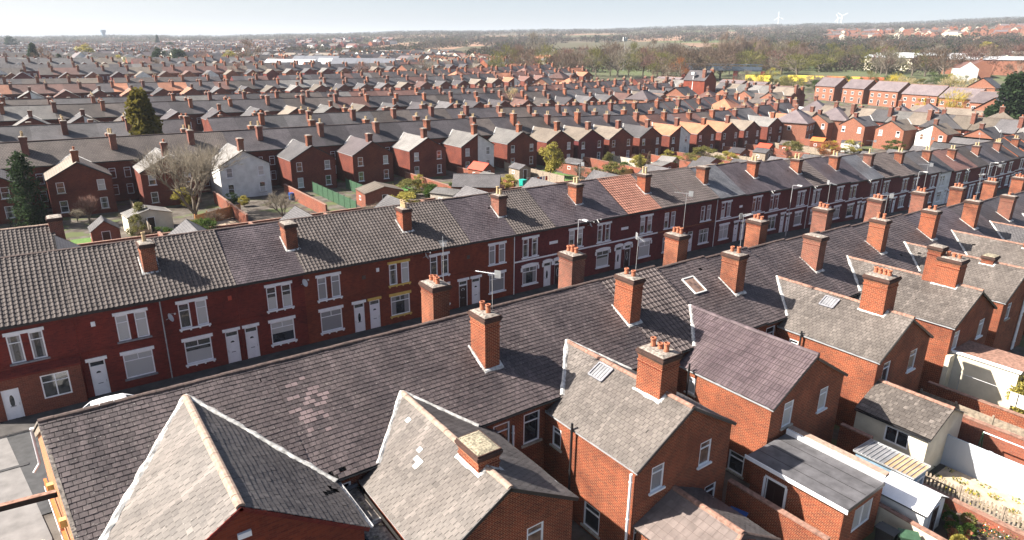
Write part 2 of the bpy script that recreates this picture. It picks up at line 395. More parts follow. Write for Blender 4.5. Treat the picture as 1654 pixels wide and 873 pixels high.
def slates(mb, pl, poly, mat, w=.25, e=.20, jit=.006, miss=.0004, base=None, tone=0., broken=(), zone=None):
    """individual lapped slates laid over a convex polygon of the slope"""
    poly = ccw(poly)
    us = [p[0] for p in poly]; vs = [p[1] for p in poly]
    mb.face([pl.p(u, v, -.07) for u, v in poly], base or M['soot'], 0)
    r0 = int(math.floor(min(vs)/e)); r1 = int(math.ceil(max(vs)/e))
    c0 = int(math.floor(min(us)/w))-1; c1 = int(math.ceil(max(us)/w))+1
    flip = pl.U.cross(pl.V).z < 0
    for r in range(r0, r1):
        off = (r % 2)*.5*w; sag = R.uniform(-.004, .004)
        for c in range(c0, c1):
            g = .008; u0 = c*w+off+g; u1 = c*w+off+w-g; v0 = r*e+sag+R.uniform(-jit, jit); v1 = (r+1)*e+.02
            if not (u0 < max(us) and u1 > min(us)): continue
            cu, cv = (u0+u1)/2, (v0+v1)/2
            if R.random() < miss: continue
            if any(hypot(cu-b[0], cv-b[1]) < b[2]*R.uniform(.6, 1.2) for b in broken): continue
            if R.random() < .006: u0 += R.uniform(-.04,.04); v0 -= R.uniform(0, .07)
            q = cliphalf([(u0,v0),(u1,v0),(u1,v1),(u0,v1)], poly)
            if len(q) < 3: continue
            hl = .024+R.uniform(-.006, .008); hu = .004; tilt = R.uniform(-.004, .004)
            def H(u, v): return hu+(hl-hu)*(1-(v-v0)/(v1-v0))+tilt*(u-cu)/w
            t = min(1, max(0, .12+.62*R.betavariate(1.8, 2.2)+tone+.16*sin(cu*.7+cv*1.1)+(.5 if R.random() < .025 else 0)))
            pts = [pl.p(u, v, H(u, v)) for u, v in q]
            if flip: pts = pts[::-1]
            mm = mat
            if zone and hypot((cu-zone[0])/zone[2], (cv-zone[1])/zone[3]) < R.uniform(.2, 1.25) and R.random() < .8: mm = M['slate_pink']
            mb.face(pts, mm, t)
            lo = [p for p in q if p[1] < v0+.002]
            if len(lo) >= 2:
                a, b = min(lo), max(lo)
                f = [pl.p(a[0], v0, -.002), pl.p(b[0], v0, -.002), pl.p(b[0], v0, hl), pl.p(a[0], v0, hl)]
                mb.face(f[::-1] if flip else f, mat, t*.5)
PROF = {'roll': (.265, .30, [(0,.0),(.12,.004),(.30,.0),(.42,.006),(.54,.036),(.68,.048),(.82,.036),(.94,.006),(1,.0)], .032),
        'flat': (.30, .34, [(0,.028),(.10,.030),(.14,.004),(.55,.004),(.60,.030),(.70,.030),(.74,.004),(1,.004)], .038),
        'slab': (.33, .33, [(0,.004),(.03,.012),(.97,.012),(1,.004)], .022)}
def tiles(mb, pl, poly, mat, prof='roll', tone=0.):
    """interlocking tiles with a true profile and a lip on each course"""
    poly = ccw(poly); w, e, pr, lip = PROF[prof]
    us = [p[0] for p in poly]; vs = [p[1] for p in poly]
    mb.face([pl.p(u, v, -.08) for u, v in poly], M['soot'], 0)
    flip = pl.U.cross(pl.V).z < 0
    for r in range(int(math.floor(min(vs)/e)), int(math.ceil(max(vs)/e))):
        for c in range(int(math.floor(min(us)/w))-1, int(math.ceil(max(us)/w))+1):
            t = min(1, max(0, R.betavariate(2, 2)+tone+.2*sin(c*.9+r*.35)))
            dv = R.uniform(-.006, .006); v0 = r*e+dv; v1 = (r+1)*e+.02
            for k in range(len(pr)-1):
                u0, u1 = (c+pr[k][0])*w, (c+pr[k+1][0])*w; h0, h1 = pr[k][1], pr[k+1][1]
                q = cliphalf([(u0,v0),(u1,v0),(u1,v1),(u0,v1)], poly)
                if len(q) < 3: continue
                def H(u, v): return h0+(h1-h0)*((u-u0)/(u1-u0))+lip*(1-(v-v0)/(v1-v0))
                pts = [pl.p(u, v, H(u, v)) for u, v in q]
                mb.face(pts[::-1] if flip else pts, mat, t, smooth=False)
                lo = [p for p in q if p[1] < v0+.002]
                if len(lo) >= 2:
                    a, b = min(lo), max(lo)
                    f = [pl.p(a[0], v0, -.01), pl.p(b[0], v0, -.01), pl.p(b[0], v0, H(b[0],v0)), pl.p(a[0], v0, H(a[0],v0))]
                    mb.face(f[::-1] if flip else f, mat, t*.6)
def ridge_line(mb, a, b, mat, r=.12, step=.45, seg=5, lift=.02):
    a, b = V3(a), V3(b); L = (b-a).length; n = max(1, int(L/step)); d = (b-a)/L
    s = d.cross(V3((0,0,1))).normalized()
    for i in range(n):
        p, q = a+d*(i*L/n+.006), a+d*((i+1)*L/n-.006); t = R.random(); dz = R.uniform(-.008,.008)+lift
        for k in range(seg):
            a0, a1 = pi*k/seg, pi*(k+1)/seg
            o = [s*(-cos(x)*r)+V3((0,0,sin(x)*r*.8-.05+dz)) for x in (a0, a1)]
            mb.face([p+o[0], q+o[0], q+o[1], p+o[1]], mat, t)
        for e_ in (p, q): mb.face([e_+s*(-cos(pi*k/seg)*r)+V3((0,0,sin(pi*k/seg)*r*.8-.05+dz)) for k in range(seg+1)], mat, t)
def strip(mb, a, b, N, w, h, mat, wob=.0, n=1):
    """raised fillet of mortar or lead lying on a slope"""
    a, b, N = V3(a), V3(b), V3(N).normalized(); prev = None
    d = (b-a).normalized(); s = d.cross(N).normalized()
    for i in range(n+1):
        p = a+(b-a)*(i/n); ww = w/2*(1+R.uniform(-wob, wob)); ww2 = w/2*(1+R.uniform(-wob, wob))
        cur = [p-s*ww-N*.03, p-s*ww+N*h*.5, p+N*h, p+s*ww2+N*h*.5, p+s*ww2-N*.03]
        if prev:
            for k in range(4): mb.face([prev[k], prev[k+1], cur[k+1], cur[k]], mat, .5)
        else: first = cur
        prev = cur
    mb.face(first[::-1], mat, .5); mb.face(prev, mat, .5)

# ---------------------------------------------------------------- cached joinery
CACHE = {}
def window_mesh(w, h, style):
    k = ('win', round(w, 2), round(h, 2), style)
    if k in CACHE: return CACHE[k]
    mb = MB(); f = .07; W = M['white']; d0, d1 = -.03, .035   # outer face looks to -y
    def b(x0, x1, z0, z1, dd=0.): mb.box((x0, d0+dd, z0), (x1, d1, z1), W, .5)
    b(-w/2, -w/2+f, 0, h); b(w/2-f, w/2, 0, h); b(-w/2+f, w/2-f, 0, f); b(-w/2+f, w/2-f, h-f, h)
    if style in ('one', 'wide'): b(-w/2+f, w/2-f, h*.70, h*.70+.05, .003)
    if style == 'wide': b(-.022, .022, h*.70+.05, h-f, .006)
    if style == 'two': b(-.025, .025, f, h-f, .003)
    if style == 'cross':
        b(-.03, .03, f, h-f, .003); b(-w/2+f, -.03, h*.66, h*.66+.045, .006); b(.03, w/2-f, h*.66, h*.66+.045, .006)
    if style == 'sash':
        b(-w/2+f, w/2-f, h*.5, h*.5+.05, .003)
    fm = mb.mesh('window'); g = MB()
    g.face([(-w/2+f*.6,.012,f*.6),(w/2-f*.6,.012,f*.6),(w/2-f*.6,.012,h-f*.6),(-w/2+f*.6,.012,h-f*.6)], M['glass'], .5)
    CACHE[k] = fm; CACHE[('pane',)+k[1:]] = g
    return fm
def pane_mesh(w, h, style, mat):
    k = ('panem', round(w, 2), round(h, 2), mat)
    if k not in CACHE:
        f = .055; g = MB()
        a, b_, c, d = -w/2+f*.6, w/2-f*.6, f*.6, h-f*.6
        def qd(x0, z0, x1, z1, m_): g.face([(x0,.012,z0),(x1,.012,z0),(x1,.012,z1),(x0,.012,z1)], M[m_], .5)
        if mat == 'half': zz = c+(d-c)*.45; qd(a,c,b_,zz,'glass'); qd(a,zz,b_,d,'blind')
        elif mat == 'drapes': t = (b_-a)*.27; qd(a,c,a+t,d,'curtain'); qd(b_-t,c,b_,d,'curtain'); qd(a+t,c,b_-t,d,'glass')
        elif mat == 'net': zz = c+(d-c)*.55; qd(a,c,b_,zz,'blind'); qd(a,zz,b_,d,'glass')
        else: qd(a,c,b_,d,mat)
        CACHE[k] = g.mesh('pane')
    return CACHE[k]
def window(parent, loc, w, h, style, facing, pane='blind', name='window', tiltpane=True):
    if pane == 'any': pane = R.choice(('blind','blind','curtain','glass','half','drapes','net','glass_warm'))
    """facing: angle of the outward direction measured so that 0 looks to -y"""
    f = put(name, window_mesh(w, h, style), parent, loc, facing)
    put('pane', pane_mesh(w, h, style, pane), f)
    return f
def door_mesh(w, h, dark, glass):
    k = ('door', round(w, 2), round(h, 2), dark, glass)
    if k in CACHE: return CACHE[k]
    mb = MB(); c = M['doordark'] if dark else M['doorwhite']; fr = M['doorwhite'] if not dark else M['white']
    f = .05
    mb.box((-w/2,-.03,0),(-w/2+f,.04,h),fr,.5); mb.box((w/2-f,-.03,0),(w/2,.04,h),fr,.5); mb.box((-w/2+f,-.03,h-f),(w/2-f,.04,h),fr,.5)
    mb.box((-w/2+f,-.005,.0),(w/2-f,.04,h-f),c,.5)
    for z0, z1 in ((.15,.75),(.95,h-.25)):
        for x0, x1 in ((-w/2+.12,-.04),(.04,w/2-.12)):
            if glass and z0 > .5: continue
            mb.box((x0,-.022,z0),(x1,-.005,z1),c,.5,'n'); mb.box((x0+.03,-.028,z0+.03),(x1-.03,-.022,z1-.03),c,.7,'n')
    CACHE[k] = mb.mesh('door')
    g = MB()
    if glass == 'fan':
        pts = [(-.13,0),(.13,0)]+[(.13*cos(a*pi/6), .13*sin(a*pi/6)) for a in range(0,7)]
        g.face([(x,-.012,h-.42+z) for x, z in pts], M['glass'], .5); g.face([(x*1.35,-.009,h-.435+z*1.35) for x, z in pts], M['white'], .5)
    else:
        pts = [(.11*cos(a*pi/8), .38*sin(a*pi/8)) for a in range(16)]
        g.face([(x,-.012,h-.75+z) for x, z in pts], M['glass'], .5); g.face([(x*1.3,-.009,h-.75+z*1.1) for x, z in pts], M['white'], .5)
    CACHE[('dg',)+k[1:]] = g.mesh('door_glass')
    if 'lb' not in CACHE:
        g = MB(); g.box((-.13,-.03,.88),(.13,-.012,.93),M['lead'],.5); CACHE['lb'] = g.mesh('letterbox')
        g = MB(); g.box((-.015,-.05,-.08),(.015,-.02,.08),M['metal'],.5); CACHE['hn'] = g.mesh('handle')
    return CACHE[k]
def door(parent, loc, w, h, dark, glass, facing, hinge=1):
    d = put('door', door_mesh(w, h, dark, glass), parent, loc, facing)
    if glass: put('door_glass', CACHE[('dg', round(w,2), round(h,2), dark, glass)], d)
    put('letterbox', CACHE['lb'], d); put('handle', CACHE['hn'], d, (hinge*(w/2-.1), 0, 1.0))
    return d
def slab(parent, name, loc, w, d, h, mat, facing=0., brackets=False, arch=False):
    """lintel or sill centred on loc, projecting to -y"""
    k = (name, round(w,2), d, round(h,2), mat, brackets, arch)
    if k not in CACHE:
        mb = MB()
        if arch:
            n = 8
            top = [(-w/2+w*i/n, h+.10*sin(pi*min(1,max(0,i/n))) ) for i in range(n+1)]; bot = [(-w/2+w*i/n, .0) for i in range(n+1)]
            for i in range(n):
                a, b_, c_, e = bot[i], bot[i+1], top[i+1], top[i]
                mb.face([(a[0],-d,a[1]),(b_[0],-d,b_[1]),(c_[0],-d,c_[1]),(e[0],-d,e[1])], M[mat], .5)
                mb.face([(e[0],-d,e[1]),(c_[0],-d,c_[1]),(c_[0],.02,c_[1]),(e[0],.02,e[1])], M[mat], .5)
                mb.face([(a[0],.02,a[1]),(b_[0],.02,b_[1]),(b_[0],-d,b_[1]),(a[0],-d,a[1])], M[mat], .5)
            mb.face([(-w/2,.02,0),(-w/2,-d,0),(-w/2,-d,h),(-w/2,.02,h)], M[mat], .5); mb.face([(w/2,-d,0),(w/2,.02,0),(w/2,.02,h),(w/2,-d,h)], M[mat], .5)
            for s_ in (-1, 1): mb.box((s_*w/2-.07,-d-.004,-.35),(s_*w/2+.07,.02,.0),M[mat],.5)
        else: mb.box((-w/2,-d,0),(w/2,.02,h),M[mat],.5)
        if brackets:
            for s_ in (-1,-.33,.33,1): mb.box((s_*(w/2-.1)-.05,-d*.8,-.09),(s_*(w/2-.1)+.05,.02,0),M[mat],.5,'t')
        CACHE[k] = mb.mesh(name)
    return put(name, CACHE[k], parent, loc, facing)
def chimney(parent, x, y, z0, z1, wx=.8, wy=1.2, pots=(2,'pot_buff'), mat='brick_chim', rich=True, cap=True, aerial=0, band=None, flash=None, along='y'):
    if mat == 'brick_chim' and rich: mat = R.choice(('brick_chim','brick_chim','brick_rear','brick_chim2'))
    if not rich: mat = R.choice((mat,'brick_sooty2','brick_chim2')); z1 += R.choice((0,0,-.25,.2))
    """brick stack with oversailing courses, cement flaunching and pots"""
    key = ('ch', round(z1-z0,2), wx, wy, mat, rich, cap, band)
    if key not in CACHE:
        mb = MB(); b = M[mat]; H = z1-z0
        mb.box((-wx/2,-wy/2,0),(wx/2,wy/2,H-.36),b,.5,'b')
        if rich:
            for i, (o, zz, hh) in enumerate(((.03,H-.62,.08),(.03,H-.36,.08),(.065,H-.28,.08),(.10,H-.20,.10),(.06,H-.10,.08))):
                mb.box((-wx/2-o,-wy/2-o,zz),(wx/2+o,wy/2+o,zz+hh),M['brick_sooty'] if i > 1 else b,.5)
        else: mb.box((-wx/2-.07,-wy/2-.07,H-.36),(wx/2+.07,wy/2+.07,H-.06),b,.5)
        c = M['cement'] if cap else M['mossy']; o = .05
        A = [(-wx/2-o,-wy/2-o,H-.03),(wx/2+o,-wy/2-o,H-.03),(wx/2+o,wy/2+o,H-.03),(-wx/2-o,wy/2+o,H-.03)]
        Bq = [(-wx/2+.15,-wy/2+.15,H+.05),(wx/2-.15,-wy/2+.15,H+.05),(wx/2-.15,wy/2-.15,H+.05),(-wx/2+.15,wy/2-.15,H+.05)]
        for i in range(4): j = (i+1) % 4; mb.face([A[i],A[j],Bq[j],Bq[i]],c,.5); mb.face([(A[i][0],A[i][1],H-.07),(A[j][0],A[j][1],H-.07),A[j],A[i]],c,.5)
        mb.face(Bq,c,.5)
        if band: mb.box((-wx/2-.012,-wy/2-.012,0),(wx/2+.012,wy/2+.012,band),M['whitewall'],.5,'b')
        CACHE[key] = mb.mesh('chimney')
    o = put('chimney', CACHE[key], parent, (x, y, z0), rot=(R.uniform(-.014,.014), R.uniform(-.014,.014), R.uniform(-.02,.02))); o.scale = (R.uniform(.95,1.04), R.uniform(.95,1.04), R.uniform(.955,1.035))
    n, pm = pots; H = z1-z0; span = (wy if along == 'y' else wx)-.35
    for i in range(n):
        t = (i+.5)/n-.5; hp = R.choice((.28,.34,.42)) if pm != 'pot_buff' else R.choice((.5,.6,.66))
        r = .12; kk = ('pot', hp, pm)
        if kk not in CACHE:
            g = MB(); g.lathe([(r*.8,0),(r*1.05,.03),(r,.08),(r*.86,hp-.10),(r*1.12,hp-.08),(r*1.12,hp-.02),(r*.95,hp),(r*.78,hp-.01),(r*.75,hp-.15),(0,hp-.15)],(0,0,0),10 if rich else 6,M[pm],.5); CACHE[kk] = g.mesh('chimney_pot')
        dx = R.uniform(-.04,.04)
        px, py = (dx, t*span*1.05) if along == 'y' else (t*span*1.05, dx)
        put('chimney_pot', CACHE[kk], o, (px, py, H+.03))
    if aerial:
        kk = ('aer', aerial)
        if kk not in CACHE:
            g = MB(); hh = 1.5+.3*aerial; m = M['metal']
            g.tube((0,0,-1.0),(0,0,hh),.016,.016,5,m)
            d = V3((cos(aerial*2.1), sin(aerial*2.1), 0)); s_ = V3((-d.y, d.x, 0)); z = V3((0,0,hh-.05))
            g.tube(z-d*.25, z+d*.85, .010,.010,4,m)
            for q in range(9): p = z+d*(-.2+q*.12); l = .22-.01*q; g.tube(p-s_*l, p+s_*l, .006,.006,4,m)
            g.bar(z-d*.27+V3((0,0,.18)), z-d*.27-V3((0,0,.18)), .3, .015, m, s_)
            CACHE[kk] = g.mesh('aerial')
        put('aerial', CACHE[kk], o, (wx/2+.02, 0, H))
    return o
def dish(parent, loc, ang, tilt=-.45):
    if 'dish' not in CACHE:
        g = MB(); n = 14; prof = [(0,.0),(.10,.012),(.20,.045),(.27,.08)]
        g.lathe([(r, z) for r, z in prof],(0,0,0),n,M['dish'],.5); g.lathe([(.27,.08),(.28,.08),(.20,.035),(.10,.0),(0,-.012)],(0,0,0),n,M['dish'],.5)
        g.tube((0,0,0),(0,0,-.25),.02,.02,5,M['gutter']); g.tube((0,.3,.08),(0,.1,.42),.01,.01,4,M['gutter']); g.box((-.04,.05,.38),(.04,.14,.46),M['dish'],.5)
        CACHE['dish'] = g.mesh('satellite_dish')
    return put('satellite_dish', CACHE['dish'], parent, loc, rot=(pi/2+tilt, 0, ang))
def drainpipe(parent, x, y, z0, z1, mat='gutter', r=.035, name='drainpipe'):
    g = MB(); g.tube((0,0,z0),(0,0,z1),r,r,8,M[mat])
    for z in (z0+.6, (z0+z1)/2, z1-.4): g.tube((0,0,z),(0,0,z+.06),r*1.35,r*1.35,8,M[mat])
    return put(name, g.mesh(name), parent, (x, y, 0))
def gutter(parent, a, b, mat='black'):
    g = MB(); a, b = V3(a), V3(b); d = (b-a).normalized(); s = d.cross(V3((0,0,1))); n = 5; prev = None
    for k in range(n+1):
        t = pi*k/n; o = s*(cos(t)*.055)-V3((0,0,sin(t)*.055)); cur = (a+o, b+o)
        if prev: g.face([prev[0], prev[1], cur[1], cur[0]], M[mat], .5)
        prev = cur
    g.bar(a-V3((0,0,.055)), b-V3((0,0,.055)), .06, .03, M[mat]); g.bar(a+s*.055, b+s*.055, .012, .02, M[mat]); g.bar(a-s*.055, b-s*.055, .012, .02, M[mat])
    return g.obj('gutter', parent)

# ---------------------------------------------------------------- the terraced house
def cover(mb, pl, poly, kind, tone=0., **kw):
    if kind in ('slate_a','slate_w','slate_d','slate_b','slate_bg'): slates(mb, pl, poly, M[kind], tone=tone, **kw)
    elif kind in ('pan_brown',): tiles(mb, pl, poly, M[kind], 'roll', tone)
    elif kind in ('pan_red','tile_grey'): tiles(mb, pl, poly, M[kind], 'flat', tone)
    elif kind in ('tile_purple',): tiles(mb, pl, poly, M[kind], 'flat', tone)
    else: mb.face([pl.p(u, v) for u, v in (ccw(poly) if pl.U.cross(pl.V).z > 0 else ccw(poly)[::-1])], RF[kind], .5); mb.face([pl.p(u, v, -.1) for u, v in (ccw(poly)[::-1] if pl.U.cross(pl.V).z > 0 else ccw(poly))], M['soot'], .5)
def main_roof(root, w, half, ze, zr, front, rear, ridge='ridge_dark', x0=0., rich=True, rlift=.0, tone=0., broken=(), ends=0, zone=None):
    """both slopes; front and rear are coverings, local y>0 is side 'n'"""
    mb = MB(); S_ = hypot(half, zr-ze)
    for sgn, kind in ((-1, rear), (1, front)):
        if kind is None: continue
        pl = Plane((x0, sgn*half, ze), (1,0,0), (0, -sgn*half, zr-ze))
        cover(mb, pl, [(0,0),(w,0),(w,S_),(0,S_)], kind, tone, **({'broken': broken, 'zone': zone} if (broken and sgn == -1) else {}))
        # underside and eave fascia
        a = pl.p(0,0,-.04); b = pl.p(w,0,-.04)
        mb.face([a, b, (b.x, b.y-sgn*.35, b.z+.0), (a.x, a.y-sgn*.35, a.z)], M['soot'], .5)
        mb.bar((a.x, a.y-sgn*.03, a.z-.06), (b.x, b.y-sgn*.03, b.z-.06), .03, .14, M['black' if kind else 'white'])
    if rich: ridge_line(mb, (x0, 0, zr), (x0+w, 0, zr), M[ridge])
    else: mb.bar((x0, 0, zr+.0), (x0+w, 0, zr+.0), .22, .12, M[ridge])
    return mb.obj('roof', root)
def shell(root, w, f, wh, half, ze, zr, fm, rm, fholes=(), rholes=(), name='wall', side_mat=None, fdepth=.11):
    """front wall on side f, rear wall on side -f and the two party gables"""
    mb = MB(); k = (zr-ze)/half; zt = zr-k*wh-.05
    for sgn, mat, holes in ((f, fm, fholes), (-f, rm, rholes)):
        if sgn < 0: wall(mb, (0.003, -wh), (1,0), w-.006, -.8, zt, holes, M[mat], fdepth)
        else:
            hh = [(w-b, w-a, c, d) for a, b, c, d in holes]
            wall(mb, (w-.003, wh), (-1,0), w-.006, -.8, zt, hh, M[mat], fdepth)
    sm = M[side_mat or rm]
    mb.face([(.003,wh,-.8),(.003,-wh,-.8),(.003,-wh,zt),(.003,0,zr-.06),(.003,wh,zt)], sm, .5)
    mb.face([(w-.003,-wh,-.8),(w-.003,wh,-.8),(w-.003,wh,zt),(w-.003,0,zr-.06),(w-.003,-wh,zt)], sm, .5)
    return mb.obj(name, root)
def wing(root, w, f, wh, half, ze, zr, side, hw, L, wze, wzr, cov, mat, tone=0., gable=((.9,1.75,3.1,4.35,'one','curtain'),), gnd=(), sidew=(), fillet=True, gmat=None, over=.12, broken=(), capside=0., verge='black', wallname='wing_wall'):
    """half of the rear wing shared with the neighbour across the party line"""
    r = -f; sx = -1 if side == 'R' else 1; xp = w if side == 'R' else 0.; xs = xp+sx*(hw-over)*1.0; xe = xp+sx*hw
    kw = (wzr-wze)/hw; zs = wzr-kw*(hw-over)-.06
    mb = MB()
    # gable half
    gh = [(a, b, c, d) for a, b, c, d, *_ in list(gable)+list(gnd)]     # distances from the outer corner
    W_ = hw-over
    flipu = (r == -1) == (side == 'R')     # outer corner comes first along U
    hh = gh if flipu else [(W_-b, W_-a, c, d) for a, b, c, d in gh]
    O = ((xs if flipu else xp), r*L); U = (1,0) if r == -1 else (-1,0)
    pk = [(W_, wzr-.06), (0, zs)] if flipu else [(W_, zs), (0, wzr-.06)]
    z1 = 4.42 if wze > 4.45 else wze-.25
    wall(mb, O, U, W_, -.8, z1, hh, M[gmat or mat], .1, peak=pk)
    # side wall
    Ls = L-wh
    sh = [(a, b, c, d) for a, b, c, d, *_ in sidew]                     # distances from the gable corner
    out = sx
    toward = (out == -1)           # outward -x runs towards -y
    y0, y1 = sorted((r*wh, r*L))
    if toward: O = (xs, y1); U = (0,-1); first_is_gable = (y1 == r*L)
    else: O = (xs, y0); U = (0,1); first_is_gable = (y0 == r*L)
    hh = sh if first_is_gable else [(Ls-b, Ls-a, c, d) for a, b, c, d in sh]
    wall(mb, O, U, Ls, -.8, zs, hh, M[mat], .1)
    mb.obj(wallname, root)
    fa = 0 if r == -1 else pi
    for a, b, c, d, st, pm in list(gable)+list(gnd):
        xc = xs+(-sx)*(a+b)/2
        wn = window(root, (xc, r*(L-.05), c), b-a, d-c, st, fa, pm)
        slab(root, 'sill', (xc, r*L, c-.07), b-a+.2, .09, .08, 'stone' if R.random() < .3 else 'white', fa)
    fs = -pi/2 if sx == -1 else pi/2
    for a, b, c, d, st, pm in sidew:
        yc = r*(L-(a+b)/2)
        window(root, (xs-sx*.05, yc, c), b-a, d-c, st, fs, pm)
        slab(root, 'sill', (xs, yc, c-.07), b-a+.2, .08, .08, 'stone', fs)
    # roof slope
    km = (zr-ze)/half; ap = (zr-wzr)/km; S_ = hypot(hw, wzr-wze)
    pl = Plane((xe, 0, wze), (0,1,0), (-sx*hw, 0, wzr-wze))
    vs = max(0, (ze-wze)/(wzr-wze)*S_) if ze > wze else 0
    yb = half if ze > wze else (zr-wze)/km
    Lg = L+.14
    poly = [(r*Lg,0),(r*Lg,S_),(r*(ap-.08),S_),(r*(yb-.04),vs)]
    if vs > 0: poly.append((r*(yb-.04),0))
    mb = MB(); kwb = {'broken': broken} if broken else {}
    if vs > 0:
        cover(mb, pl, [(r*Lg,vs),(r*Lg,S_),(r*(ap-.08),S_),(r*(yb-.04),vs)], cov, tone, **kwb)
        cover(mb, pl, [(r*Lg,0),(r*Lg,vs),(r*(yb-.04),vs),(r*(yb-.04),0)], cov, tone, **kwb)
    else: cover(mb, pl, poly, cov, tone, **kwb)
    q = [pl.p(u, v, -.05) for u, v in ((r*Lg,0),(r*(L-.05),0),(r*(L-.05),S_),(r*Lg,S_))]; mb.face(q, M['soot'], .5)
    mb.bar(pl.p(r*Lg,0,-.05), pl.p(r*Lg,S_,-.05), .04, .13, M[verge], pl.N)
    mb.bar(pl.p(r*Lg,.02,-.07), pl.p(r*(wh+.1),.02,-.07), .03, .12, M['gutter'])
    ro = mb.obj('wing_roof', root)
    if fillet:
        g = MB(); mn = V3((0, r*km, 1)).normalized(); N = (mn+pl.N).normalized()
        a = pl.p(r*yb, vs); b = pl.p(r*ap, S_)
        strip(g, a-V3((0,r*.0,0)), b, N, .20, .10, M['fillet'], .35, 14); g.obj('valley_flashing', root)
    return pl
BFRONT = dict(lintel='white', sill='white', ground_arch=False, band=None, dark=False, pane='blind', glass='fan', up='one', gw='wide')
def front(root, w, side, yw, st, f=-1):
    """window and door layout of a street front; returns the openings, then adds joinery"""
    s = dict(BFRONT); s.update(st); m = (side == 'L')
    wc = w-1.75 if m else 1.75; dc = .62 if m else w-.62
    if s.get('wc'): wc = s['wc']
    if s.get('dc'): dc = s['dc']
    fa = 0 if f == -1 else pi; y = f*yw
    holes = []; pn = s['pane']; pane_up = R.choice(('blind','half','drapes','net','curtain','glass')) if pn == 'blind' else pn; s['pane'] = R.choice(('blind','net','blind','half','drapes')) if pn == 'blind' else pn
    for o in (-.50, .50):
        holes.append((wc+o-.33, wc+o+.33, 3.30, 4.95)); window(root, (wc+o, y-f*.05, 3.30), .66, 1.65, s['up'], fa, pane_up if R.random() < .75 else 'any')
    slab(root, 'lintel', (wc, y, 4.97), 1.86, .06, .19, s['lintel'], fa)
    slab(root, 'sill', (wc, y, 3.20), 1.86, .10, .10, s['sill'], fa, brackets=s.get('br', False))
    if not s.get('noground'):
        holes.append((wc-.80, wc+.80, .80, 2.38)); window(root, (wc, y-f*.05, .80), 1.60, 1.58, s['gw'], fa, s['pane'])
        slab(root, 'lintel', (wc, y, 2.40), 1.85, .06, .21, s['lintel'], fa, arch=s['ground_arch'])
        slab(root, 'sill', (wc, y, .70), 1.80, .12, .10, s['sill'], fa, brackets=s.get('br', False))
    if not s.get('nodoor'):
        holes.append((dc-.41, dc+.41, .02, 2.42)); door(root, (dc, y-f*.06, .02), .82, 2.0, s['dark'], s['glass'], fa, 1 if m else -1)
        window(root, (dc, y-f*.06, 2.02), .82, .40, 'plain', fa, 'glass', name='fanlight')
        slab(root, 'lintel', (dc, y, 2.44), 1.1, .07, .2, s.get('dlintel', s['lintel']), fa, arch=s['ground_arch'])
        slab(root, 'doorstep', (dc, y, -.14), 1.0, .3, .15, 'stone', fa)
    if s['band']:
        slab(root, 'string_course', (w/2, y, 2.98), w-.01, .045, .13, s['band'], fa)
    else: slab(root, 'string_course', (w/2, y, 3.02), w-.01, .04, .09, s.get('wallmat', 'brick_front'), fa)
    if s.get('plaque'): slab(root, 'plaque', (w-.2 if not m else .2, y, 4.05), .55, .03, .26, 'white', fa)
    if s.get('patch'):
        o = slab(root, 'ornament', (w-.1 if not m else .1, y, 4.2), .3, .012, .3, 'ridge_dark', fa)
    if s.get('alarm'): slab(root, 'alarm_box', (s['alarm'], y, 4.6), .22, .07, .28, s.get('alarmmat', 'white'), fa)
    return holes
PREDEF = []
def row_root(name, x0, yr, label, cat, group, rz=0., zc=None, w=4.55):
    z = terrain(x0+w/2, yr) if zc is None else zc
    return tag(empty(name, (x0, yr, z), rz), label, cat, group)

# ================================================================ ROW B: brick fronts across the street
YB = 47.0
def b_house(i, x0, x1, side, cf, st, label, cr='brown', wingcov='grey', chim=True, zoff=0., fm='brick_front', ridge='ridge_dark', pots=(2,'pot_buff'), tone=0., pipe=False, dishes=(), aerial=0, tweak=None, left_end=False):
    w = x1-x0
    z = terrain(x0+w/2, 42)+zoff
    root = tag(empty('terraced_house', (x0, YB, z)), label, 'house', 'brick terraced houses facing across the street')
    ze, zr, half, wh = 5.62, 8.30, 4.62, 4.3
    st = dict(st); st.setdefault('wallmat', fm)
    holes = front(root, w, side, wh, st)
    if tweak: holes = tweak(root, w, holes, wh)
    shell(root, w, -1, wh, half, ze, zr, fm, 'brick_rear', holes, (), 'wall')
    main_roof(root, w, half, ze, zr, cr, cf, ridge, tone=tone)
    if side == 'R' or side == 'L':
        wing(root, w, -1, wh, half, ze, zr, side, 3.0, 10.3, 4.7, 6.9, wingcov, 'brick_rear', fillet=False)
    gutter(root, (0,-half-.05,ze-.02), (w,-half-.05,ze-.02), 'black')
    if pipe: drainpipe(root, w-.02, -wh-.07, 0, ze-.1, pipe)
    if chim:   # stack on the party line at the chimney end
        cx = 0. if side == 'R' else w
        if chim in (True, 'both'):
            pass
        if chim == 'own' or chim is True:
            o = chimney(root, cx, -2.0, 6.3, 8.62, .78, 1.15, pots, aerial=aerial)
            g = MB(); k = (zr-ze)/half
            for sx in (-1, 1):
                a = (cx+sx*.45, -2.66, zr-k*2.66); b = (cx+sx*.45, -1.35, zr-k*1.35)
                strip(g, a, b, (0,-k,1), .14, .05, M['fillet'], .3, 5)
            strip(g, (cx-.52,-2.66,zr-k*2.66), (cx+.52,-2.66,zr-k*2.66), (0,-k,1), .16, .05, M['fillet'], .3, 4)
            g.obj('chimney_flashing', root)
    for dx, dz in dishes: dish(root, (dx, -wh-.35, dz), 1.0+.3*sin(dx))
    return root

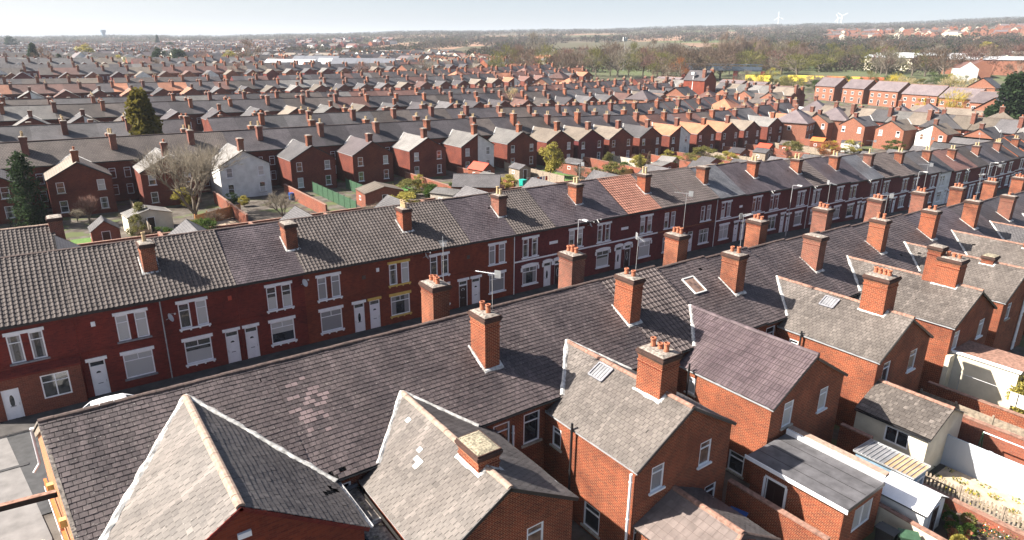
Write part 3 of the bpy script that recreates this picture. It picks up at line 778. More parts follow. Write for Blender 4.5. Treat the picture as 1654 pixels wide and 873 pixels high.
# white front variants
def shop_tweak(root, w, holes, wh):
    holes = [h for h in holes if h[3] > 3]
    # projecting brick ground floor of the end house
    g = MB(); x0, x1 = .02, w-.95; y0 = -wh-.38
    hl = [(1.15-.38, 1.15+.38, .02, 2.0), (2.55, 3.95, .95, 2.35)]
    hl = [(.70, 1.50, .02, 2.0), (2.55, 3.90, .93, 2.38)]
    x1 = w-.12
    hl = [h for h in hl]
    wall(g, (x0, y0), (1,0), x1-x0, -.5, 2.72, [(a-x0, b-x0, c, d) for a, b, c, d in hl], M['brick_shop'], .1)
    g.face([(x0,-wh,-.5),(x0,y0,-.5),(x0,y0,2.72),(x0,-wh,3.05)], M['brick_shop'], .5)
    g.face([(x1,y0,-.5),(x1,-wh,-.5),(x1,-wh,3.05),(x1,y0,2.72)], M['brick_shop'], .5)
    g.face([(x0-.05,y0-.08,2.72),(x1+.05,y0-.08,2.72),(x1+.05,-wh,3.02),(x0-.05,-wh,3.02)], M['brick_front'], .5)
    g.box((x0-.05,y0-.08,2.60),(x1+.05,y0,2.715),M['brick_front'],.5)
    g.obj('ground_floor_front', root)
    door(root, (1.10, y0+.06, .02), .80, 1.98, False, 'oval', 0); window(root, (3.225, y0+.05, .93), 1.35, 1.45, 'cross', 0, 'glass')
    return holes

BX = [-4.55, .1, 4.6, 9.05, 13.5, 18., 22.5, 27.05, 31.55, 35.9, 40.3, 44.8, 49.55, 54.2, 58.8, 63.4, 68.0, 72.6, 77.2, 81.8, 86.4, 91.0, 95.7, 100.3, 105, 109.6, 114.5, 119.2, 124, 129, 134, 139, 143.5, 148, 152.5, 157, 162]
W0 = dict(lintel='white', sill='white')
WA = dict(lintel='white', sill='white', ground_arch=True, band='white', plaque=True, glass='oval')
WB = dict(lintel='white', sill='white', band='white')
bspec = [
 ('L','pan_brown', dict(wc=2.3, noground=True, nodoor=True, lintel='white', sill='lead'), 'end terraced house with brown pantiles and a brick shop-like ground floor, nearest the left edge', dict(tweak=shop_tweak, chim=False)),
 ('L','pan_brown', dict(sill='lead', br=False, wc=2.85, dc=.70, alarm=.9), 'brown pantiled terraced house with white door above the parked white car', dict(pots=(1,'pot_buff'), pipe='gutter', dishes=(), aerial=0)),
 ('R','pan_brown', dict(br=True, alarm=4.0, alarmmat='red'), 'brown pantiled terraced house with small red alarm box under its eaves', dict(chim=False, dishes=((.35,4.3),))),
 ('L','slate_b', dict(br=True), 'purple slate terraced house between two brown pantiled roofs, squat stack at its right', dict(pots=(0,'pot_buff'), dishes=((4.35,4.9),))),
 ('R','pan_brown', dict(br=True, patch=True, fm_='x', pane='curtain', glass='oval'), 'brown pantiled terraced house with white lintels left of the yellow-trimmed house', dict(chim=False, fm='brick_front2')),
 ('L','pan_brown', dict(lintel='yellow', sill='yellow', dlintel='yellow', br=True, alarm=1.0), 'terraced house with yellow lintels and yellow window sills', dict(pots=(4,'pot_buff'), fm='brick_front2')),
 ('R','pan_brown', dict(br=True, dark=True, patch=True), 'brown pantiled terraced house with dark front door right of the yellow-trimmed house', dict(chim=False, dishes=((.4,5.2),), fm='brick_front2')),
 ('L','slate_b', dict(glass='fan', pane='curtain', br=False), 'slate roofed terraced house with white door right beside a dark door', dict(pots=(2,'pot_buff'), pipe='white', fm='brick_front2')),
 ('R','pan_brown', WA, 'brown pantiled terraced house with white arched lintels and white band', dict(chim=False, fm='brick_plum')),
 ('L','slate_b', dict(WA, dark=True), 'slate terraced house with arched white lintels, dark door and two buff chimney pots', dict(pots=(2,'pot_buff'), aerial=1, fm='brick_plum', dishes=((4.0,5.3),))),
 ('R','slate_b', dict(WA, ground_arch=True), 'slate terraced house with twin white satellite dishes left of the red tiled roof', dict(chim=False, fm='brick_plum', dishes=((.5,5.4),))),
 ('L','pan_red', dict(WA, dark=True), 'red-brown tiled terraced house in the middle of the long street row', dict(pots=(2,'pot_buff'), fm='brick_plum', ridge='ridge')),
 ('R','tile_grey', dict(WB, lintel='brick_front2', gw='cross', band='brick_rear'), 'greyish-brown tiled terraced house with plain brick lintels right of the red tiled one', dict(chim=False, fm='brick_plum')),
 ('L','tile_grey', dict(WB, gw='cross', lintel='brick_plum', band='brick_rear'), 'greyish-brown tiled terraced house with a squat stack without pots', dict(pots=(0,'pot_buff'), pipe='white', fm='brick_plum')),
 ('R','slate_bg', dict(WB, gw='cross', plaque=True), 'pale slate terraced house with a scalloped light ridge', dict(chim=False, fm='brick_plum', ridge='ridge_cream')),
 ('L','slate_b', dict(WB, gw='cross'), 'dark slate terraced house right of the pale slate one with twin buff pots', dict(pots=(2,'pot_buff'), fm='brick_plum')),
]
for i, (side, cf, st, lab, kw) in enumerate(bspec):
    b_house(i, BX[i], BX[i+1], side, cf, st, lab, **kw)
later = ['slate_b','slate_b','tile_grey','slate_b','slate_b','slate_bg','tile_grey','tile_grey','tile_grey','slate_bg','slate_bg','pan_red','pan_red','tile_grey','slate_b','slate_b','tile_grey','slate_bg','slate_b','tile_grey']
word = {'slate_b':'dark slate','slate_bg':'light slate','tile_grey':'grey-brown tiled','pan_red':'red-brown tiled'}
FARF = {'slate_b':'dark','slate_bg':'grey','tile_grey':'brown','pan_red':'red'}
for j, cf in enumerate(later):
    i = 16+j
    if i+1 >= len(BX): break
    side = 'R' if i % 2 == 0 else 'L'
    st = dict(WB, gw=R.choice(['wide','cross','wide']), pane=R.choice(['blind','glass','curtain']), dark=R.random() < .3)
    if i in (26,27): st = dict(W0)
    b_house(i, BX[i], BX[i+1], side, cf if j < 8 else FARF[cf], st, '%s terraced house, %s from the left in the long row facing the street' % (word[cf], ordn(i+1)),
            chim=(side == 'L'), pots=(R.choice((1,2,2,3)), 'pot_buff'), fm='brick_plum' if i not in (26,) else 'whitewall', dishes=(((.4,5.4),) if R.random() < .35 else ()), aerial=R.choice((0,0,1,2)), pipe=('white' if side=='L' and i % 4 == 1 else False))
# ================================================================ ROW A: the foreground terrace seen from its back
YA = 25.0
AX = [6.15, 10.7, 15.2, 19.8, 24.4, 29.0, 33.65, 38.2, 42.75, 47.4, 52.0, 56.4, 61, 65.5, 70, 74.5, 79, 83.5, 88, 92.5, 97]
HA = dict(half=5.1, wh=4.85, ze=5.2, zr=8.0)
GA = 'back-to-back view terraced houses in the foreground row'
def flash(root, cx, y0, y1, k, zr, hx=.46):
    g = MB(); N = (0, -k, 1) if y0 < 0 else (0, k, 1)
    z = lambda y: zr-k*abs(y)
    for sx in (-1, 1): strip(g, (cx+sx*hx, y0, z(y0)), (cx+sx*hx, y1, z(y1)), N, .15, .05, M['fillet'], .35, 6)
    yl = y0 if abs(y0) > abs(y1) else y1
    strip(g, (cx-hx-.06, yl, z(yl)), (cx+hx+.06, yl, z(yl)), N, .2, .06, M['fillet'], .3, 5)
    g.obj('chimney_flashing', root)
def a_house(i, side, cr, cw, label, wg=None, wz=(4.67, 6.5), hw=3.15, L=10.5, chimf=True, chimr=True, wchim=None, mat='brick_rear', tone=0., broken=(), sidew=(), gable=((1.0,1.75,3.15,4.38,'one','curtain'),), gnd=(), aerial=0, skylight=None, ridge='ridge_dark', wridge='ridge', pots=2, wtone=0., fm='brick_plum', zoff=0., zone=None):
    x0, x1 = AX[i-1], AX[i]; w = x1-x0
    z = terrain(x0+w/2, 24)+zoff
    root = tag(empty('terraced_house', (x0, YA, z)), label, 'house', 'terraced houses of the foreground row')
    rw = [(.35,1.27,3.2,4.75)] if side == 'R' else [(w-1.30,w-.42,3.35,4.75)]
    rear = [(a, b, c, d) for a, b, c, d in rw]
    fh = front(root, w, side, HA['wh'], dict(W0, wallmat=fm, pane='curtain'), f=1) if i < 10 else ()
    shell(root, w, 1, HA['wh'], HA['half'], HA['ze'], HA['zr'], fm, mat, fh, rear)
    for a, b, c, d in rear:
        window(root, ((a+b)/2, -HA['wh']+.05, c), b-a, d-c, 'one', 0, 'glass'); slab(root, 'sill', ((a+b)/2, -HA['wh'], c-.08), b-a+.25, .09, .09, 'stone')
    main_roof(root, w, HA['half'], HA['ze'], HA['zr'], 'dark', cr, ridge, tone=tone, broken=broken, zone=zone)
    pl = None
    if cw:
        pl = wing(root, w, 1, HA['wh'], HA['half'], HA['ze'], HA['zr'], side, hw, L, wz[0], wz[1], cw, mat, gable=gable, gnd=gnd, sidew=sidew, tone=wtone, over=.14)
        xp = w if side == 'R' else 0
        if side == 'R':
            g = MB(); km = (8.0-5.2)/5.1; ridge_line(g, (xp, -L-.12, wz[1]), (xp, -(8.0-wz[1])/km, wz[1]), M[wridge], .13); g.obj('wing_ridge', root)
    k = (8.0-5.2)/5.1
    if side == 'L':
        cx = w
        if chimr: chimney(root, cx, -2.3, 5.9, 8.92, .80, 1.2, (pots,'pot_red'), aerial=aerial); flash(root, cx, -2.98, -1.6, k, 8.0)
        if chimf: chimney(root, cx, 2.3, 6.0, 9.0, .95, 1.2, (3,'pot_red'), aerial=(aerial+1 if i % 4 else 0)); flash(root, cx, 2.98, 1.6, k, 8.0, .52)
    gutter(root, (0, -HA['half']-.04, HA['ze']-.02), (w, -HA['half']-.04, HA['ze']-.02), 'black')
    if wchim and side == 'R':
        cyw, wy, wx, top, np_, cap = wchim
        chimney(root, w+.12, cyw, 5.0, top, wx, wy, (np_,'pot_red'), cap=cap, mat='brick_rear' if cap else 'brick_chim', along='y')
        g = MB(); kw = (wz[1]-wz[0])/hw
        for sx in (-1, 1):
            xx = w+.12+sx*(wx/2+.05); zz = wz[1]-kw*abs(xx-w)
            strip(g, (xx, cyw-wy/2-.1, zz), (xx, cyw+wy/2+.1, zz), (sx*kw, 0, 1), .16, .05, M['fillet'], .35, 6)
            strip(g, (xx, cyw-wy/2-.06, zz), (w, cyw-wy/2-.06, wz[1]+.03), (0,-.3,1), .14, .05, M['fillet'], .3, 4)
        g.obj('chimney_flashing', root)
    if skylight:
        sx_, sv, which = skylight
        p = Plane((0,-HA['half'],HA['ze']),(1,0,0),(0,HA['half'],2.8)) if which == 'main' else pl
        g = MB(); a = .5; b = .62
        if which != 'main': a, b = .42, .40
        def q(u, v, h): return p.p(sx_+u, sv+v, h)
        for (u0,v0),(u1,v1) in (((-a,-b),(a,-b)),((a,-b),(a,b)),((a,b),(-a,b)),((-a,b),(-a,-b))):
            g.bar(q(u0,v0,.07), q(u1,v1,.07), .075, .08, M['dish' if which == 'main' else 'lead'], p.N)
        s_ = g.obj('skylight', root); g = MB(); g.face([q(-a,-b,.06),q(a,-b,.06),q(a,b,.06),q(-a,b,.06)], M['glass_warm' if which == 'main' else 'poly'], .5)
        if which != 'main':
            for t in range(1, 5): u = -a+2*a*t/5; g.bar(q(u,-b,.075), q(u,b,.075), .02, .03, M['metal'], p.N)
        g.obj('pane', s_)
    return root, pl
# --- the end building with the broad double-pitched wing (its end wall is skewed to the terrace)
def end_building():
    X0 = 6.15
    root = tag(empty('end_terrace_building', (2.4, YA, 0)), 'large slate-roofed end building with a broad bright gabled wing, nearest the bottom left corner', 'building')
    ox = -2.4
    def lx(y): return -1.52+(-y)*.105     # world x of the skewed end at local y
    k = 2.8/5.1; S_ = hypot(5.1, 2.8)
    mb = MB(); pl = Plane((ox, -5.1, 5.2), (1,0,0), (0, 5.1, 2.8))
    slates(mb, pl, [(lx(-5.1),0),(X0,0),(X0,S_),(lx(0),S_)], M['slate_a'], broken=[(6.0,.15,.22),(5.7,.35,.12)], tone=-.03)
    pf = Plane((ox, 5.1, 5.2), (1,0,0), (0, -5.1, 2.8))
    slates(mb, pf, [(lx(5.1),0),(X0,0),(X0,S_),(lx(0),S_)], M['slate_a'])
    ridge_line(mb, (ox+lx(0), 0, 8.0), (ox+X0, 0, 8.0), M['ridge_dark'])
    for y0, y1, z0, z1 in ((-5.1,0,5.2,8.0),(0,5.1,8.0,5.2)):
        mb.bar((ox+lx(y0)+.05,y0,z0-.02),(ox+lx(y1)+.05,y1,z1-.02),.12,.07,M['cement'])
    mb.obj('roof', root)
    mb = MB(); wh = 4.85; e = .10
    pts = [(-wh,-.5),(wh,-.5),(wh,8.0-k*wh-.06),(0,7.93),(-wh,8.0-k*wh-.06)]
    mb.face([(ox+lx(y)+e, y, z) for y, z in pts][::-1], M['brick_rear2'], .5)
    wall(mb, (ox+lx(-wh)+e, -wh), (1,0), X0-lx(-wh)-e, -.5, 5.28, [(5.75,6.5,3.3,4.7)], M['brick_rear'])
    wall(mb, (ox+X0, wh), (-1,0), X0-lx(wh)-e, -.5, 5.28, [(1,2.2,.8,2.3),(1,2.0,3.3,4.9),(4.2,5.4,3.3,4.9)], M['brick_front'])
    mb.obj('wall', root)
    for u, z, hh in ((1.6,.8,1.5),): window(root, (ox+X0-u, wh-.05, z), 1.2, hh, 'wide', pi, 'blind')
    for u, z, ww in ((1.5,3.3,1.0),(4.8,3.3,1.2)): window(root, (ox+X0-u, wh-.05, z), ww, 1.6, 'two', pi, 'blind')
    # barge boards, shop fascia, brackets and the projecting beam on the sunlit end wall
    g = MB()
    for y0, y1, z0, z1 in ((-5.0,0,5.14,7.88),(0,5.0,7.88,5.14)): g.bar((ox+lx(y0)+.05,y0,z0-.12),(ox+lx(y1)+.05,y1,z1-.12),.05,.2,M['wood'],(0,0,1))
    g.obj('barge_board', root)
    g = MB(); g.bar((ox+lx(4.6)-.02,4.6,3.0),(ox+lx(-1.5)-.02,-1.5,3.0),.10,.35,M['orange'],(0,0,1)); fb = g.obj('shop_fascia', root)
    g = MB(); g.bar((ox+lx(4.2)-.11,4.2,3.0),(ox+lx(-1.0)-.11,-1.0,3.0),.02,.12,M['white'],(0,0,1)); g.obj('fascia_lettering_panel', fb)
    for y in (2.2, -.4):
        g = MB(); g.bar((ox+lx(y)-.10,y,4.1),(ox+lx(y)+.12,y,4.1),.22,.3,M['wood_yel'],(0,0,1)); g.obj('timber_bracket', root)
    g = MB(); g.bar((ox+lx(1.2)+.1,1.2,4.35),(ox+lx(1.2)-2.3,1.55,4.30),.16,.22,M['soot'],(0,0,1)); g.bar((ox+lx(1.2)+.1,1.2,4.47),(ox+lx(1.2)-2.3,1.55,4.42),.2,.02,M['ridge'],(0,0,1)); g.obj('projecting_beam', root)
    g = MB(); g.tube((ox+lx(5.1)-.05,5.2,5.25),(ox+lx(5.1)-.05,5.2,3.6),.05,.05,8,M['white']); g.bar((ox+lx(5.1)-.1,5.2,5.2),(ox+lx(5.1)+.5,5.2,5.2),.14,.12,M['white']); g.tube((ox+lx(5.1)-.05,5.2,3.6),(ox+lx(5.1)-.3,5.1,3.3),.05,.05,8,M['white']); g.obj('drainpipe', root)
    # broad wing: ridge x=2.96
    xr = 2.96+ox; L = 8.0; zr_ = 7.75
    for sx, hw, wze in ((-1, 3.66, 5.42), (1, 3.78, 5.2)):
        S2 = hypot(hw, zr_-wze); p = Plane((xr+sx*hw, 0, wze), (0,1,0), (-sx*hw, 0, zr_-wze))
        ze = 5.2; vs = 0.; yb = (8.0-wze)/k; ap = .25/k
        mb = MB(); lo = 0 if sx > 0 else -.45
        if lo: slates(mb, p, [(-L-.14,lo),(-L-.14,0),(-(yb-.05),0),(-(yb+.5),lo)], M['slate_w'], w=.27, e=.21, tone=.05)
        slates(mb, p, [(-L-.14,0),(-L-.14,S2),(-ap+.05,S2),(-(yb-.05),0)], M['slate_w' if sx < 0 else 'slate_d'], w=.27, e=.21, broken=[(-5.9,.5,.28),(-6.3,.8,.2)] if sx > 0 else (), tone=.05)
        mb.bar(p.p(-L-.14,0,-.06), p.p(-L-.14,S2,-.06), .05, .12, M['brick_front'], p.N)
        mb.obj('wing_roof', root)
        N = (V3((0,-k,1)).normalized()+p.N).normalized()
        g = MB(); strip(g, p.p(-(yb+.1),0), p.p(-ap,S2), N, .26, .10, M['fillet'], .4, 22); g.obj('valley_flashing', root)
    g = MB(); ridge_line(g, (xr, -L-.12, zr_), (xr, -.45, zr_), M['ridge_cream'], .14, .5); g.obj('wing_ridge', root)
    mb = MB(); xl, xR = xr-3.5, xr+3.62
    wall(mb, (xl, -L), (1,0), xR-xl, -.5, 5.15, [(.9,1.9,1,2.4),(4.4,5.4,3.2,4.6)], M['brick_front2'], peak=[(xR-xl,5.2),(3.5,zr_-.06),(0,5.42)])
    wall(mb, (xR, -L), (0,1), L-wh, -.5, 5.2, [], M['brick_rear']); wall(mb, (xl, -wh), (0,-1), L-wh, -.5, 5.4, [], M['brick_rear'])
    mb.obj('wing_wall', root)
    window(root, (xl+1.4, -L+.05, 1), 1, 1.4, 'one', 0, 'glass'); window(root, (xl+4.9, -L+.05, 3.2), 1, 1.4, 'one', 0, 'glass')
    g = MB(); g.box((xr-.18,-L-.09,6.62),(xr+.20,-L+.01,6.80),M['white']); g.obj('vent_cover', root)
    gutter(root, (xr+3.9,-L,5.1),(xr+3.9,-5.1,5.1),'gutter')
end_building()
GW = ((.93,1.68,3.2,4.38,'one','curtain'),)
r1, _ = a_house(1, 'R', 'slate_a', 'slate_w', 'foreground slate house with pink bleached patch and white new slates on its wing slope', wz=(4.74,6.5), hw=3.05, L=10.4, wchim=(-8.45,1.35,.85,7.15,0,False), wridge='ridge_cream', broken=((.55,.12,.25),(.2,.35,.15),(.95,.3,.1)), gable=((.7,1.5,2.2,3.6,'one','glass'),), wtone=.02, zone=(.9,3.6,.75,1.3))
def decayed_flat(root):
    g = MB()
    g.box((.62,-7.0,3.2),(1.45,-4.9,4.42),M['cement']); g.box((.55,-10.4,3.0),(1.45,-7.0,4.30),M['cement'])
    g.bar((.6,-4.9,4.52),(1.5,-4.9,4.52),.08,.12,M['lead']); g.bar((1.48,-10.4,4.42),(1.48,-5,4.50),.05,.10,M['soot']); g.bar((.60,-7.0,4.36),(1.46,-7.0,4.36),.08,.14,M['fillet'])
    g.bar((.6,-10.4,4.36),(.6,-5.0,4.50),.07,.12,M['black'])
    g.obj('flat_roof', root)
    g = MB()
    for _ in range(46):
        x, y = R.uniform(.7,1.4), R.uniform(-10,-5.2); a = R.uniform(0,pi); s_ = R.uniform(.06,.13); z = (4.44 if y > -7 else 4.32)+R.uniform(0,.02)
        g.face([(x+s_*cos(a),y+s_*sin(a),z),(x-s_*sin(a)*.8,y+s_*cos(a)*.8,z+.015),(x-s_*cos(a),y-s_*sin(a),z+.01),(x+s_*sin(a)*.8,y-s_*cos(a)*.8,z)],M[R.choice(['slate_a','slate_w','mossy'])])
    tag(g.obj('fallen_slates', root), None, None, None, 'stuff')
decayed_flat(r1)
g = MB()   # new slates laid as a repair
pl1 = _
for u, v in ((-4.55,2.75),(-6.75,1.95),(-6.75,1.75),(-6.5,1.95),(-6.25,2.25)): g = MB(); g.face([pl1.p(u,v,.035),pl1.p(u+.24,v,.035),pl1.p(u+.24,v+.2,.03),pl1.p(u,v+.2,.03)],M['dish']); g.obj('repair_slate', r1)
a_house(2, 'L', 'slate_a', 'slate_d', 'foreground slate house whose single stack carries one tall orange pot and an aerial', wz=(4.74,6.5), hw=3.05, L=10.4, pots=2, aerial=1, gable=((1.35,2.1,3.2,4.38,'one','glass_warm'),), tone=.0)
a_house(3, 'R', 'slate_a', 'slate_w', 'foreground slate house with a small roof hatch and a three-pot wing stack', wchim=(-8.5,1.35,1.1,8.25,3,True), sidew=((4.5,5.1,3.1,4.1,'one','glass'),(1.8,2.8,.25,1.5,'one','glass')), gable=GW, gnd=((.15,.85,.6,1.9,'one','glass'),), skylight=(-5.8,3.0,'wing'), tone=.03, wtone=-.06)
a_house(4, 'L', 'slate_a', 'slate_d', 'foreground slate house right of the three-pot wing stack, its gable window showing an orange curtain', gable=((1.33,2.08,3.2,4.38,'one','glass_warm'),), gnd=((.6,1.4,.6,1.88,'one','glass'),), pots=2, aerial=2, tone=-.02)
a_house(5, 'R', 'tile_grey', 'tile_purple', 'foreground house with new plum-coloured ribbed tiles on its wing', wz=(4.51,6.4), hw=3.4, L=10.6, sidew=((4.35,4.9,3.15,4.1,'one','blind'),(1.0,1.9,.1,1.25,'one','glass')), gable=((1.1,1.9,3.0,4.35,'one','blind'),), ridge='ridge_dark', wridge='tile_purple', zoff=.05)
a_house(6, 'L', 'slate_a', 'slate_d', 'foreground slate house with an open white-framed roof window between two stacks', wz=(4.51,6.4), hw=3.4, L=10.6, gable=((1.42,2.2,3.0,4.28,'one','blind'),), pots=2, aerial=3, skylight=(1.75,3.9,'main'), tone=.12)
a_house(7, 'R', 'slate_a', 'slate_w', 'foreground slate house with glazed hatch on its wing slope and a four-pot wing stack', wz=(4.75,6.6), hw=3.3, L=11.0, wchim=(-9.0,1.35,1.2,8.5,4,True), gable=((.8,1.6,3.05,4.38,'one','glass'),), sidew=((4.6,5.2,3.3,4.2,'one','glass'),), skylight=(-6.6,3.0,'wing'), tone=.02, wtone=-.08)
a_house(8, 'L', 'slate_a', 'slate_d', 'foreground slate house whose wing gable has one window right of the four-pot wing stack', wz=(4.75,6.6), hw=3.3, L=11.0, gable=((1.4,2.3,3.05,4.38,'one','glass_warm'),), pots=0, tone=.0)
a_house(9, 'R', 'slate_a', 'slate_w', 'foreground slate house with a tall stepped brick wing stack, above the cream rendered extension', wz=(4.85,6.65), hw=3.4, L=11.2, wchim=(-9.2,1.35,1.1,8.4,3,True), gable=((.5,1.3,3.1,4.38,'one','blind'),), tone=.05, wtone=-.25)
a_house(10, 'L', 'slate_a', 'slate_d', 'foreground slate house right of the tall stepped brick wing stack', wz=(4.85,6.65), hw=3.4, L=11.2, gable=((1.2,2.1,3.1,4.38,'one','blind'),), pots=2, aerial=1)
a_house(11, 'R', 'slate_a', 'slate_w', 'slate terraced house with a low brick stub stack on its wing near the right edge', wz=(4.75,6.6), hw=3.3, L=11., wchim=(-8.6,.8,1.0,7.1,0,False), wtone=-.2)
a_house(12, 'L', 'slate_a', 'slate_d', 'slate terraced house with twin white pipes on its wing gable near the right edge', wz=(4.75,6.6), hw=3.3, L=11., pots=2)
for i in range(13, len(AX)):
    side = 'R' if i % 2 else 'L'
    a_house(i, side, R.choice(['slate_a','slate_b']) if i < 16 else 'dark', ('slate_w' if side == 'R' else 'slate_d') if i < 15 else 'grey', 'slate terraced house, %s from the left in the foreground row beside the right edge' % ordn(i+1),
            wz=(4.75,6.6), hw=3.3, L=11., pots=R.choice((1,2,3)), aerial=R.choice((0,1,2,3)), wchim=((-8.8,1.3,1.0,8.3,2,True) if i % 4 == 1 else None))
# stepped second flue on the ninth house's wing stack is its own part
rt = [o for o in COL.objects if o.get('label','').startswith('foreground slate house with a tall stepped')][0]
chimney(rt, 4.6+.05, -8.2, 6, 8.95, .75, .8, (0,'pot_red'), mat='brick_rear')
for s_, dx, y0, mt in (('foreground slate house with a small roof hatch', 1.42, -10.4, 'white'), ('foreground slate house with a small roof hatch', 1.40, -6.9, 'black'), ('foreground house with new plum', 1.0, -6.0, 'black'), ('foreground slate house with glazed hatch', 1.2, -6.6, 'black'), ('foreground slate house with pink', 3.4, -10.6, 'black'), ('foreground slate house whose single', 4.2, -4.95, 'white')):
    rt = [o for o in COL.objects if o.get('label','').startswith(s_)][0]; drainpipe(rt, dx, y0, .2, 4.5 if y0 < -9 or dx > 4 else 5.0, mt, .055)
rt = [o for o in COL.objects if 'twin white pipes' in o.get('label','')][0]
for dx in (.9, 1.15): drainpipe(rt, dx, -11.1, .2, 5.6, 'white', .06, 'waste_pipe')
# ================================================================ the rows beyond the gardens
def copy_tree(o, parent=None):
    c = o.copy(); COL.objects.link(c)
    if parent: c.parent = parent
    for ch in o.children: copy_tree(ch, c)
    return c
def lite_house(root, w, f, side, roof, wroof, wallm='brick_mid', half=4.6, wh=4.3, ze=5.6, zr=8.3, L=11.2, hw=3.4, wze=4.7, wzr=6.7, chims=True, wchim=False, wins=True, pots=(2,'pot_buff'), chf=True, wside=False, wallw=None, rear_win=True, fl=True):
    fm = 'brick_front' if f == 1 else 'brick_plum'
    shell(root, w, f, wh, half, ze, zr, fm, wallm, (), ())
    main_roof(root, w, half, ze, zr, roof, roof, rich=False)
    fa = 0 if f == -1 else pi
    if f == -1:
        for o in (-.5, .5): window(root, ((1.7 if side == 'R' else w-1.7)+o, -wh-.01, 3.3), .66, 1.6, 'one', 0, 'any')
    rx = .9 if side == 'R' else w-.9
    if f == 1 and rear_win:
        window(root, (rx, -wh-.01, 3.2), .8, 1.4, 'one', 0, 'any')
        if w > 4.7: window(root, (rx, -wh-.01, .9), .8, 1.4, 'one', 0, 'any')
    g = []
    if wins:
        wing(root, w, f, wh, half, ze, zr, side, hw, L, wze, wzr, wroof, wallw or wallm, gable=((.85,1.7,3.0,4.35,'sash','any'),), gnd=((.85,1.7,.6,2.05,'sash','any'),) if wins == 2 else (), fillet=fl)
    else:
        wing(root, w, f, wh, half, ze, zr, side, hw, L, wze, wzr, wroof, wallw or wallm, gable=((.85,1.7,3.0,4.35,'sash','any'),) if f == 1 else (), fillet=fl and f == 1)
    if side == 'L' and chims:
        chimney(root, w, -2.0, 6.2, 8.95, .8, 1.2, pots, rich=False)
        if chf: chimney(root, w, 2.0, 6.2, 8.95, .8, 1.2, pots, rich=False)
    if side == 'R' and wchim:
        chimney(root, w, -f*(L-1.2), 4.5, 8.1, .75, .9, (0,'pot_red') if wchim == 1 else (2,'pot_red'), rich=False)
# row C: wings and gardens facing us
CC = [-5.8, 4, 14.1, 23.8, 33.7, 43.4, 53.3, 63.3, 73.1, 82.3, 90.4, 98.8, 107.7, 117.2, 126.5, 135.4, 144.2, 154, 163, 172]
cspec = [ # main L, wing L, main R, wing R, wall L, wall R, wing chimney
 ('brown','grey','brown','grey',0,0,0), ('brown','beige','brown','brown',0,0,2), ('brown','light','brown','brown',0,0,2), ('brown','light','dark','light','whitewall','whitewall',1),
 ('dark','grey','dark','dark',0,0,1), ('dark','purple','dark','dark',0,0,1), ('dark','light','dark','dark',0,0,1), ('dark','light','dark','dark',0,'whitewall',2),
 ('brown','light','dark','dark',0,0,2), ('brown','beige','brown','brown',0,0,1), ('brown','beige','dark','beige','brick_plum','brick_plum',1), ('dark','beige','dark','dark',0,0,1),
 ('dark','grey','dark','dark',0,0,1), ('orange','orange','red','orange',0,'whitewall',1), ('purple','orange','red','orange',0,0,1), ('red','orange','brown','brown',0,0,1),
 ('dark','beige','dark','beige',0,0,0), ('grey','light','grey','grey',0,0,1), ('dark','orange','dark','dark',0,0,1), ('grey','beige','dark','dark',0,0,1)]
YC = 108.
n = 0
for i, cx in enumerate(CC):
    lo = cx-(cx-CC[i-1])/2 if i else cx-4.9
    hi = cx+(CC[i+1]-cx)/2 if i+1 < len(CC) else cx+4.6
    sp = cspec[i]; z = terrain(cx, 97)
    for side, x0, x1, rf, wr, wm in (('R', lo, cx, sp[0], sp[1], sp[4]), ('L', cx, hi, sp[2], sp[3], sp[5])):
        n += 1
        wt = {'whitewall':'white rendered wing','brick_plum':'dark brick wing'}.get(wm, 'brick wing')
        lab = '%s house with %s, %s from left facing the gardens' % (ROOFWORD[wr], wt, ordn(n))
        root = tag(empty('terraced_house', (x0, YC, z)), lab, 'house', 'terraced houses beyond the back gardens')
        lite_house(root, x1-x0, 1, side, rf, wr, wallw=wm or None, hw=3.55, wchim=sp[6] if side == 'R' else 0, wins=2, wside=True)
# further rows: prototypes copied with their parts
PROTO = {}
def row_house(key, x, y, z, rz, label, group):
    roof, wr, side, f, wc, ww = key
    if key not in PROTO:
        root = empty('terraced_house', (0,0,0)); lite_house(root, 4.55, f, side, roof, wr, wallw=ww, wins=0, wchim=wc, pots=R.choice(((2,'pot_buff'),(3,'pot_red'),(1,'pot_red'),(2,'pot_red')))); PROTO[key] = root
        o = root
    else: o = copy_tree(PROTO[key])
    o.location = (x, y, z); o.rotation_euler = (0, 0, rz)
    return tag(o, label, 'house', group)
pal = ['dark']*7+['grey']*5+['light']+['brown']*4+['red']
rows = [('second row beyond the gardens', 131., -1, -16, 176), ('third row beyond the gardens', 178., 1, -16, 205), ('fourth row beyond the gardens', 200., -1, -14, 210), ('fifth row beyond the gardens', 262., 1, -14, 232)]
for ri, (nm, y, f, xa, xb) in enumerate(rows):
    x = xa+R.uniform(0, 3); k = 0; run = 0; prev = 'dark'
    while x < xb:
        wc = R.choice((0,1,1,2)); white = R.random() < .10
        for side in ('R', 'L'):
            if run <= 0: prev = R.choice(pal); run = R.choice((1,2,2,3,4))
            run -= 1; k += 1
            wr = prev if R.random() < .5 else R.choice(['light','grey','beige','dark'])
            if ri == 3 and R.random() < .15: prev = wr = R.choice(['red','orange','dark'])
            row_house((prev, wr, side, f, wc if side == 'R' else 0, 'whitewall' if white and side == 'L' else None), x, y, terrain(x, y), 0, '%s terraced house, %s from left in the %s' % (ROOFWORD[prev], ordn(k), nm), 'terraced houses of the '+nm)
            x += 4.55
        if R.random() < .05: x += R.uniform(2, 5)
